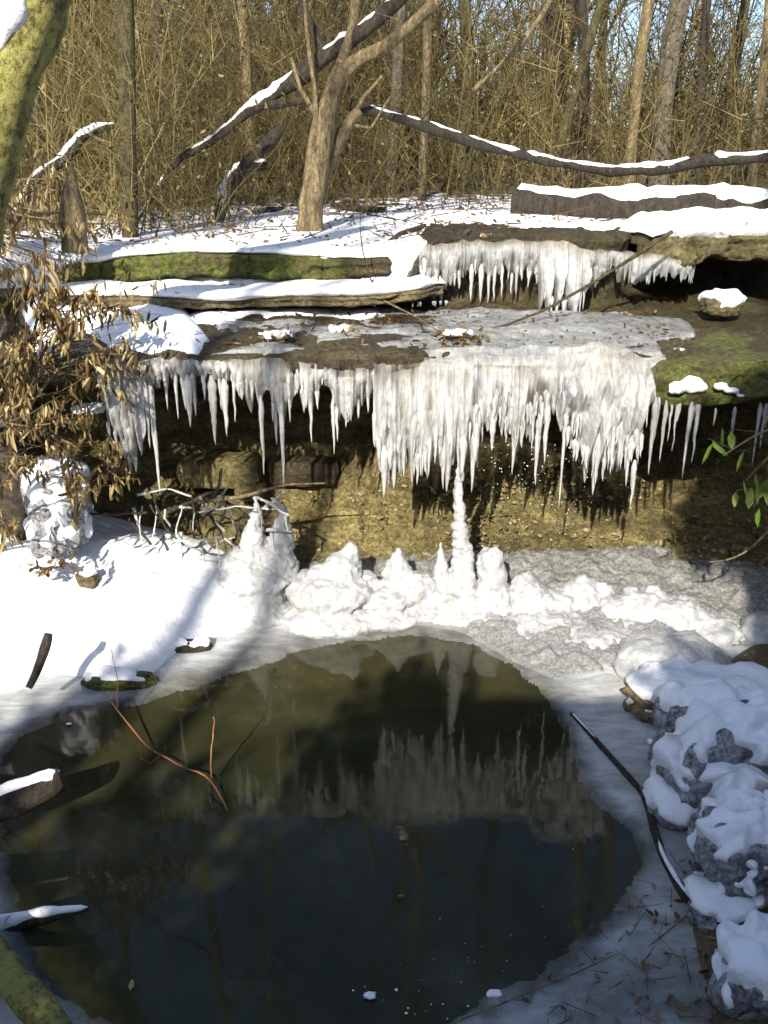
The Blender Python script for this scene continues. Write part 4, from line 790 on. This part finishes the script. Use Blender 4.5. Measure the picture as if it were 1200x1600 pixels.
# the forked tree in the middle
g = TreeGen(3)
def stem(mb, pts, sides=9, bump_=.16): p, r = resample([P(a, b, c) for a, b, c, _ in pts], [k[3] for k in pts], 40); tube(mb, p, r, sides, bump_, 5)
stem(g.tr, [(482, 362, 6.15, .10), (486, 330, 6.15, .085), (492, 285, 6.15, .085), (497, 235, 6.15, .085), (505, 190, 6.15, .075), (520, 140, 6.15, .06), (535, 110, 6.15, .055)])
for pts in ([(488, 345, 6.2, .05), (497, 318, 6.22, .05), (508, 270, 6.25, .046), (528, 225, 6.25, .044), (550, 185, 6.25, .04), (562, 172, 6.25, .03)],
            [(535, 112, 6.15, .052), (560, 92, 6.15, .045), (600, 74, 6.1, .043), (640, 42, 6.1, .04), (680, 5, 6.05, .035), (740, -60, 6., .028), (800, -160, 6., .02)],
            [(530, 120, 6.15, .04), (540, 80, 6.2, .035), (552, 40, 6.2, .03), (556, 0, 6.25, .028), (570, -90, 6.3, .02), (575, -220, 6.3, .01)],
            [(495, 235, 6.15, .03), (494, 190, 6.1, .022), (492, 140, 6.1, .016), (480, 60, 6.1, .012), (474, -20, 6.1, .008)],
            [(505, 200, 6.15, .02), (470, 140, 6.1, .015), (455, 90, 6.1, .01)], [(553, 180, 6.25, .015), (570, 150, 6.2, .012), (598, 118, 6.2, .008)], [(545, 195, 6.25, .012), (580, 200, 6.2, .008), (610, 150, 6.2, .006)]):
    stem(g.br, pts, 7)
g.finish('forked_tree', 'tan forked tree rising from the snowy terrace in the middle', P(482, 360, 6.15), BARK_TAN)
# the big lichened trunk at the left edge
g = TreeGen(4)
stem(g.tr, [(-110, 620, 3.5, .15), (-70, 420, 3.5, .125), (-22, 250, 3.5, .105), (8, 150, 3.5, .10), (38, 60, 3.5, .098), (62, -10, 3.5, .098), (120, -180, 3.5, .09), (210, -480, 3.6, .07)], 16, .14)
for pts in ([(58, 110, 3.5, .02), (80, 85, 3.6, .015), (100, 40, 3.7, .010), (105, -40, 3.8, .006)], [(90, -60, 3.5, .03), (200, -160, 3.8, .02), (380, -260, 4.2, .012)]): stem(g.br, pts, 7)
g.finish('lichened_tree', 'stout leaning tree with yellow lichened bark at the upper left corner', P(-110, 620, 3.5), BARK_MOSS)
mb = MB(); q, rr = resample([P(a, b, 3.42) for a, b in [(-8, 85), (8, 40), (22, 0), (35, -40)]], [.02, .05, .05, .02], 16); tube(mb, q, rr, 8, .4, 9); mb.build('snow_cover', SNOW, bpy.data.objects['lichened_tree'])
# single trees of the wood behind
T = [('bare_tree', 'slender olive barked tree left of the forked tree, close behind the stump', 192, 5.75, .06, 9, BARK_OLIVE, 21, (.01, 0), 7, 3, .5),
     ('bare_tree', 'dark vine wrapped tree directly behind the big lichened trunk', 80, 7.4, .07, 11, BARK_DARK, 22, (-.02, 0), 8, 3, .3),
     ('bare_tree', 'pale thin tree in the brush above the leaning dead limb', 395, 9.2, .06, 11, BARK_TAN, 23, (.0, 0), 8, 3, .35),
     ('bare_tree', 'grey tree seen in the gap between the forked stems and the hanging pale stick', 610, 9.6, .06, 12, BARK_GREY, 24, (.01, 0), 9, 3, .3),
     ('bare_tree', 'thick dark grey tree rising just right of the tall pale forked one', 1032, 9.3, .10, 14, BARK_GREY, 25, (.0, 0), 10, 3, .4),
     ('bare_tree', 'tall pale tree forking high up, behind the snow lined arching limb', 988, 8.9, .058, 13, BARK_TAN, 26, (-.01, 0), 10, 3, .35),
     ('bare_tree', 'dark straight tree left of the tall pale forked one', 905, 9.8, .065, 14, BARK_DARK, 27, (.0, 0), 10, 3, .35),
     ('bare_tree', 'dark narrow tree above the arching limb at the right, left of two pale trees', 1090, 9.5, .05, 13, BARK_DARK, 28, (.01, 0), 9, 3, .35),
     ('bare_tree', 'pale yellowish tree close to the right edge', 1180, 9.0, .05, 13, BARK_TAN, 29, (-.01, 0), 9, 3, .4),
     ('bare_tree', 'grey mossy tree at the right, between the dark narrow tree and the pale edge tree', 1122, 10.5, .06, 14, BARK_OLIVE, 30, (.02, 0), 9, 3, .35),
     ('bare_tree', 'crooked olive tree above the middle of the arching limb', 728, 9.8, .07, 12, BARK_OLIVE, 31, (.03, 0), 14, 3, .15),
     ('bare_tree', 'young leaning tree crossing the trunks at upper right', 860, 9.0, .045, 9, BARK_OLIVE, 32, (.12, 0), 9, 3, .25),
     ('bare_tree', 'slim grey tree standing above the snowy ledges, left of the leaning dead limb', 265, 9.6, .065, 12, BARK_GREY, 33, (-.02, 0), 9, 3, .3),
     ('bare_tree', 'pale slim tree in the thicket just right of the forked tree', 660, 8.8, .045, 10, BARK_TAN, 34, (.02, 0), 9, 3, .25)]
for t in T: tree_at(*t)
# farther trunks that nothing tells apart
for k in range(46):
    Y = rng.uniform(15, 42); px = rng.uniform(-250, 1450); m = [BARK_GREY, BARK_OLIVE, BARK_DARK, BARK_TAN][k % 4]
    tree_at('bare_tree', 'leafless tree trunk standing deep in the brown wood behind the thicket', px, Y, rng.uniform(.08, .2), rng.uniform(9, 15), m, 100+k, (rng.normal()*.04, 0), 9, 3, .25, 'trees deep in the wood')

# tangled thicket and far wood behind the terrace
def thicket(n, y0, y1, hmin, hmax, r, name, nl, spread=.5, dens=None):
    mb = MB(); Y = np.sqrt(rng.uniform(y0*y0, y1*y1, n)); x = rng.uniform(-.62, .62, n)*Y*1.05
    if dens is not None: k = dens(x, Y) > rng.random(n); x, Y = x[k], Y[k]; n = len(x)
    z = ground_z(x, Y) - .03; H = rng.uniform(hmin, hmax, n); lx, ly = rng.normal(size=n)*spread*.35, rng.normal(size=n)*spread*.3
    H = H*(1-.30*sst(.0, .15, x/Y)); a = np.clip(.45*rng.random(n) + .28 + .45*fbm(c3(x*.5, Y*.35, 4.), 3), 0, 1); rr = r*(.5+rng.random(n))*np.clip(Y/10, .75, 3.); p = c3(x, Y, z); wild = rng.random(n) < .25; lx = np.where(wild, lx*3.5, lx); d = c3(lx, ly, 1+0*x); d /= np.linalg.norm(d, axis=1)[:, None]; s = 4; nodes = [p]
    for i in range(s):
        d = d + rng.normal(size=(n, 3))*.15; d /= np.linalg.norm(d, axis=1)[:, None]; q = p + d*(H/s)[:, None]
        prisms(mb, p, q, rr*(1-i/s*.7), rr*(1-(i+1)/s*.7), a)
        for _ in range(4):                            # side twigs
            t = rng.random((n, 1)); b = p*(1-t)+q*t; w = rng.normal(size=(n, 3)); w[:, 2] = abs(w[:, 2])*.7+.3; w /= np.linalg.norm(w, axis=1)[:, None]
            L = (H*rng.uniform(.08, .26, n))[:, None]; e = b + w*L; prisms(mb, b, e, rr*.42, rr*.15, np.clip(a+rng.normal(size=n)*.15, 0, 1))
            w2 = w + rng.normal(size=(n, 3))*.7; w2 /= np.linalg.norm(w2, axis=1)[:, None]; prisms(mb, b*.5+e*.5, b*.5+e*.5 + w2*L*.6, rr*.28, rr*.1, a)
        p = q; nodes.append(q)
    o = tag(mb.build(name, THICKET), kind='stuff')
    if nl:
        lf = MB(); i = rng.integers(0, n, nl); j = rng.integers(0, s, nl); N = np.stack(nodes, 1); t = rng.random((nl, 1))
        pos = N[i, j]*(1-t) + N[i, j+1]*t + rng.normal(size=(nl, 3))*np.array([.3, .3, .22])
        scatter(lf, LEAF_V, LEAF_Q, LEAF_T, pos, rotm(nl), rng.uniform(.02, .065, nl)*np.clip(Y[i]/10, .8, 2.5), np.clip(rng.random(nl), 0, 1)); tag(lf.build(name+'_leaves', THICK_LEAF), kind='stuff')
    return o
thicket(900, 8.6, 13, 1.2, 4.2, .009, 'thicket', 9000, .75)
thicket(1100, 6.9, 8.6, .5, 1.9, .005, 'undergrowth', 3500, .8, lambda x, Y: .12+.5*(x < -.6)+.2*(Y > 7.8))
thicket(2000, 5.6, 9, .4, 2.3, .005, 'bank_brush', 9000, .9, lambda x, Y: sst(-.75, -1.3, x + .14*(Y-6))*.95)
thicket(1300, 13, 26, 2.0, 5.5, .011, 'far_thicket', 11000, .7, lambda x, Y: np.where(x/Y > .05, .55, 1))
thicket(1100, 26, 60, 2.5, 6.5, .013, 'far_wood', 8000, .7, lambda x, Y: np.where(x/Y > .05, .55, 1))

# litter: leaves and twig scraps lying on the snow and ledges
mb = MB(); n = 1500; Y = rng.uniform(5.25, 8.5, n); x = rng.uniform(-3.6, 3.6, n)*Y/8; z = ground_z(x, Y) + .012
scatter(mb, LEAF_V, LEAF_Q, LEAF_T, c3(x, Y, z), rotm(n, (0, 0, 1), .5), rng.uniform(.02, .06, n), rng.random(n))
n = 320; Y = rng.uniform(5.3, 8.5, n); x = rng.uniform(-3.6, 3.6, n)*Y/8; z = ground_z(x, Y) + .012; th = rng.uniform(0, 6.28, n); L = rng.uniform(.05, .28, n)
prisms(mb, c3(x, Y, z), c3(x+np.cos(th)*L, Y+np.sin(th)*L, z+rng.uniform(-.01, .07, n)), .005, .002, rng.random(n)*.5)
n = 420; x = rng.uniform(-1.1, 1.5, n); Y = YL + rng.uniform(.08, .75, n); scatter(mb, LEAF_V, LEAF_Q, LEAF_T, c3(x, Y, shelf_z(x, Y)+.012), rotm(n, (0, 0, 1), .5), rng.uniform(.015, .045, n), rng.random(n)*.8)
n = 900; Y = rng.uniform(1.45, 3.0, n); x = xr(Y) + rng.uniform(-.12, .5, n); z = ground_z(x, Y); k = z > .0
scatter(mb, LEAF_V, LEAF_Q, LEAF_T, c3(x, Y, z+.006)[k], rotm(k.sum(), (0, 0, 1), .5), rng.uniform(.015, .05, k.sum()), rng.random(k.sum())*.8)
n = 120; a = rng.uniform(820, 1090, n); b = rng.uniform(1330, 1610, n); q = np.array([Pz(i, j, .022) for i, j in zip(a, b)]); w = polysd(q[:, 0], q[:, 1], open_w) < -.03; q = q[w]; n = len(q)
scatter(mb, LEAF_V, LEAF_Q, LEAF_T, q, rotm(n, (0, 0, 1), .4), .006+.03*rng.random(n)**2, rng.random(n)); th = rng.uniform(0, 6.28, n); L = .02+.12*rng.random(n)**2
prisms(mb, q, q+c3(np.cos(th)*L, np.sin(th)*L, .006), .0016, .0008, rng.random(n))
tag(mb.build('leaf_litter', LITTER), kind='stuff')
# frost flecks and bits floating on the near water
mb = MB(); n = 46; a = 730 + rng.normal(size=n)*90; b = 1600 - (a-620)*.55 + rng.normal(size=n)*55; a = a - rng.random(n)**2*120; pos = np.array([Pz(i, j, .003) for i, j in zip(a, b)])
v, t = rockshape((1, 1, .25), 1.2, 1, .3); scatter(mb, v, [], t, pos, rotm(n, (0, 0, 1), .15), .0012+.005*rng.random(n)**5, .5); tag(mb.build('frost_flecks', SNOW), kind='stuff')
for lb, px, py, s in (('white frost lump floating at the near edge of the dark water', 578, 1555, .014), ('white frost lump on the ice edge at the bottom', 772, 1553, .016), ('tiny bright ice crumb on the left ice rim', 108, 1131, .01)):
    mb = MB(); v, t = rockshape((s*1.3, s*.8, s*.3), s*900, 3, .6); mb.add(v+Pz(px, py, .006), t=t); tag(mb.build('ice_lump', SNOW), lb, 'ice lump')
for lb, px, py, s, a in (('yellow leaf scrap afloat on the dark water at lower left', 203, 1548, .035, .8), ('small green brown leaf floating mid pool toward the right', 621, 1400, .022, .6), ('yellow leaf scrap on the right shore below the snowy boulders', 1017, 1513, .022, .95)):
    mb = MB(); scatter(mb, LEAF_V, LEAF_Q, LEAF_T, np.array([Pz(px, py, .008)]), rotm(1, (0, 0, 1), .3), s, a); tag(mb.build('leaf', DRY_LEAF), lb, 'leaf')

# ================================================================== UNSEEN TREES BEHIND THE CAMERA (evergreens added to shade pool, shores and hollow)
def evergreen(name, label, x, Y, H, R, z0=.3, seed=1, n=5200, dense=1.):  # unseen evergreen, added and sized for the shade it casts
    z = float(ground_z(np.array(x), np.array(Y))) - .1; g = np.random.default_rng(seed); o = thing(name, label, 'tree', (x, Y, z)); mb = MB()
    p = np.array([[x, Y, z], [x+.05, Y, z+H*.5], [x, Y, z+H]]); tube(mb, *resample(p, [.12, .08, .01], 20), 9, .1); mb.build('trunk', BARK_DARK, o)
    br = MB(); lf = MB(); nb = 90; hb = z + H*(z0 + (1-z0)*np.sort(g.random(nb))); rb = R*np.clip(1.05-(hb-z)/H, .05, 1)**.6*(.6+.5*g.random(nb)); th = g.random(nb)*6.28
    a = c3(x+0*hb, Y+0*hb, hb); b = c3(x+np.cos(th)*rb, Y+np.sin(th)*rb, hb-.15*rb); prisms(br, a, b, .018, .004, .2); br.build('branches', TWIG, o)
    i = g.integers(0, nb, n); t = g.random((n, 1))**.6; pos = a[i]*(1-t)+b[i]*t + g.normal(size=(n, 3))*np.array([.09, .09, .06])*R/.6
    scatter(lf, [(0, 0, 0), (.5, .18, 0), (1, 0, 0), (.5, -.18, 0)], [(0, 1, 2, 3)], [], pos, rotm(n), g.uniform(.08, .2, n)*dense, g.random(n)*.4); lf.build('crown', THICK_LEAF, o); return o
evergreen('added_evergreen', 'dense dark evergreen added out of view to shade the right shore', 1.05, -3.0, 6.5, .62, .0, 5)
evergreen('added_evergreen', 'smaller dark evergreen added out of view to shade the far left', -4.35, -3.2, 4.6, .38, .0, 6, 2600)
def back_tree(lb, x, Y, r, H, seed, nb=8): tree_at('bare_tree', lb, 0, Y, r, H, BARK_GREY, seed, (.0, 0), 5, 3, .72, None, .06, x=x)
back_tree('grey bare tree on the near bank whose shadow crosses the left snow bank', -4.25, -8.0, .10, 12, 61)
back_tree('slim bare tree on the near bank whose shadow falls by the twig pile', -3.55, -7.0, .07, 11, 62)
back_tree('bare tree added out of view to shade the far left leaves', -4.95, -6.0, .11, 12, 63)  # out-of-view tree added to darken the far left
back_tree('forked bare tree further back on the near bank', -1.3, -9.0, .12, 13, 64)
back_tree('bare tree behind the dense added evergreen on the near bank', .6, -8.0, .12, 13, 65)
evergreen('added_evergreen', 'low bushy evergreen added out of view whose shade fills the right of the hollow', -.0, -3.0, 1.85, .62, .72, 7, 4200)
evergreen('added_evergreen', 'ragged little evergreen on the near bank crest behind the pool', -1.55, -3.1, .8, .5, .0, 8, 1500)
evergreen('added_evergreen', 'squat evergreen bush added out of view whose shade falls on the snowy boulders', -.2, -3.05, .4, .62, .0, 9, 2000, .8)
evergreen('added_evergreen', 'thin scraggly evergreen shrub added out of view to dapple the left of the pool', -2.25, -2.9, .8, .6, .0, 10, 260, 1.4)
evergreen('added_evergreen', 'sparse evergreen sapling added out of view to dapple the pool, left of the scraggly shrub', -3.0, -3.3, 1.5, .5, .0, 12, 260, 1.5)

for lb, pts in (('long pale straw frozen flat into the near ice at the bottom', [(690, 1606, G(690, 1606, .02), .0016), (790, 1566, G(790, 1566, .022), .0022), (890, 1525, G(890, 1525, .022), .002), (965, 1490, G(965, 1490, .022), .0012)]),
                ('short pale straw frozen into the ice beside the dark debris', [(1015, 1478, G(1015, 1478, .022), .0018), (1050, 1450, G(1050, 1450, .024), .002), (1085, 1420, G(1085, 1420, .026), .0014)])):
    limb('straw', lb, 'straw', pts, BARK_TAN, 0, 5, .2)
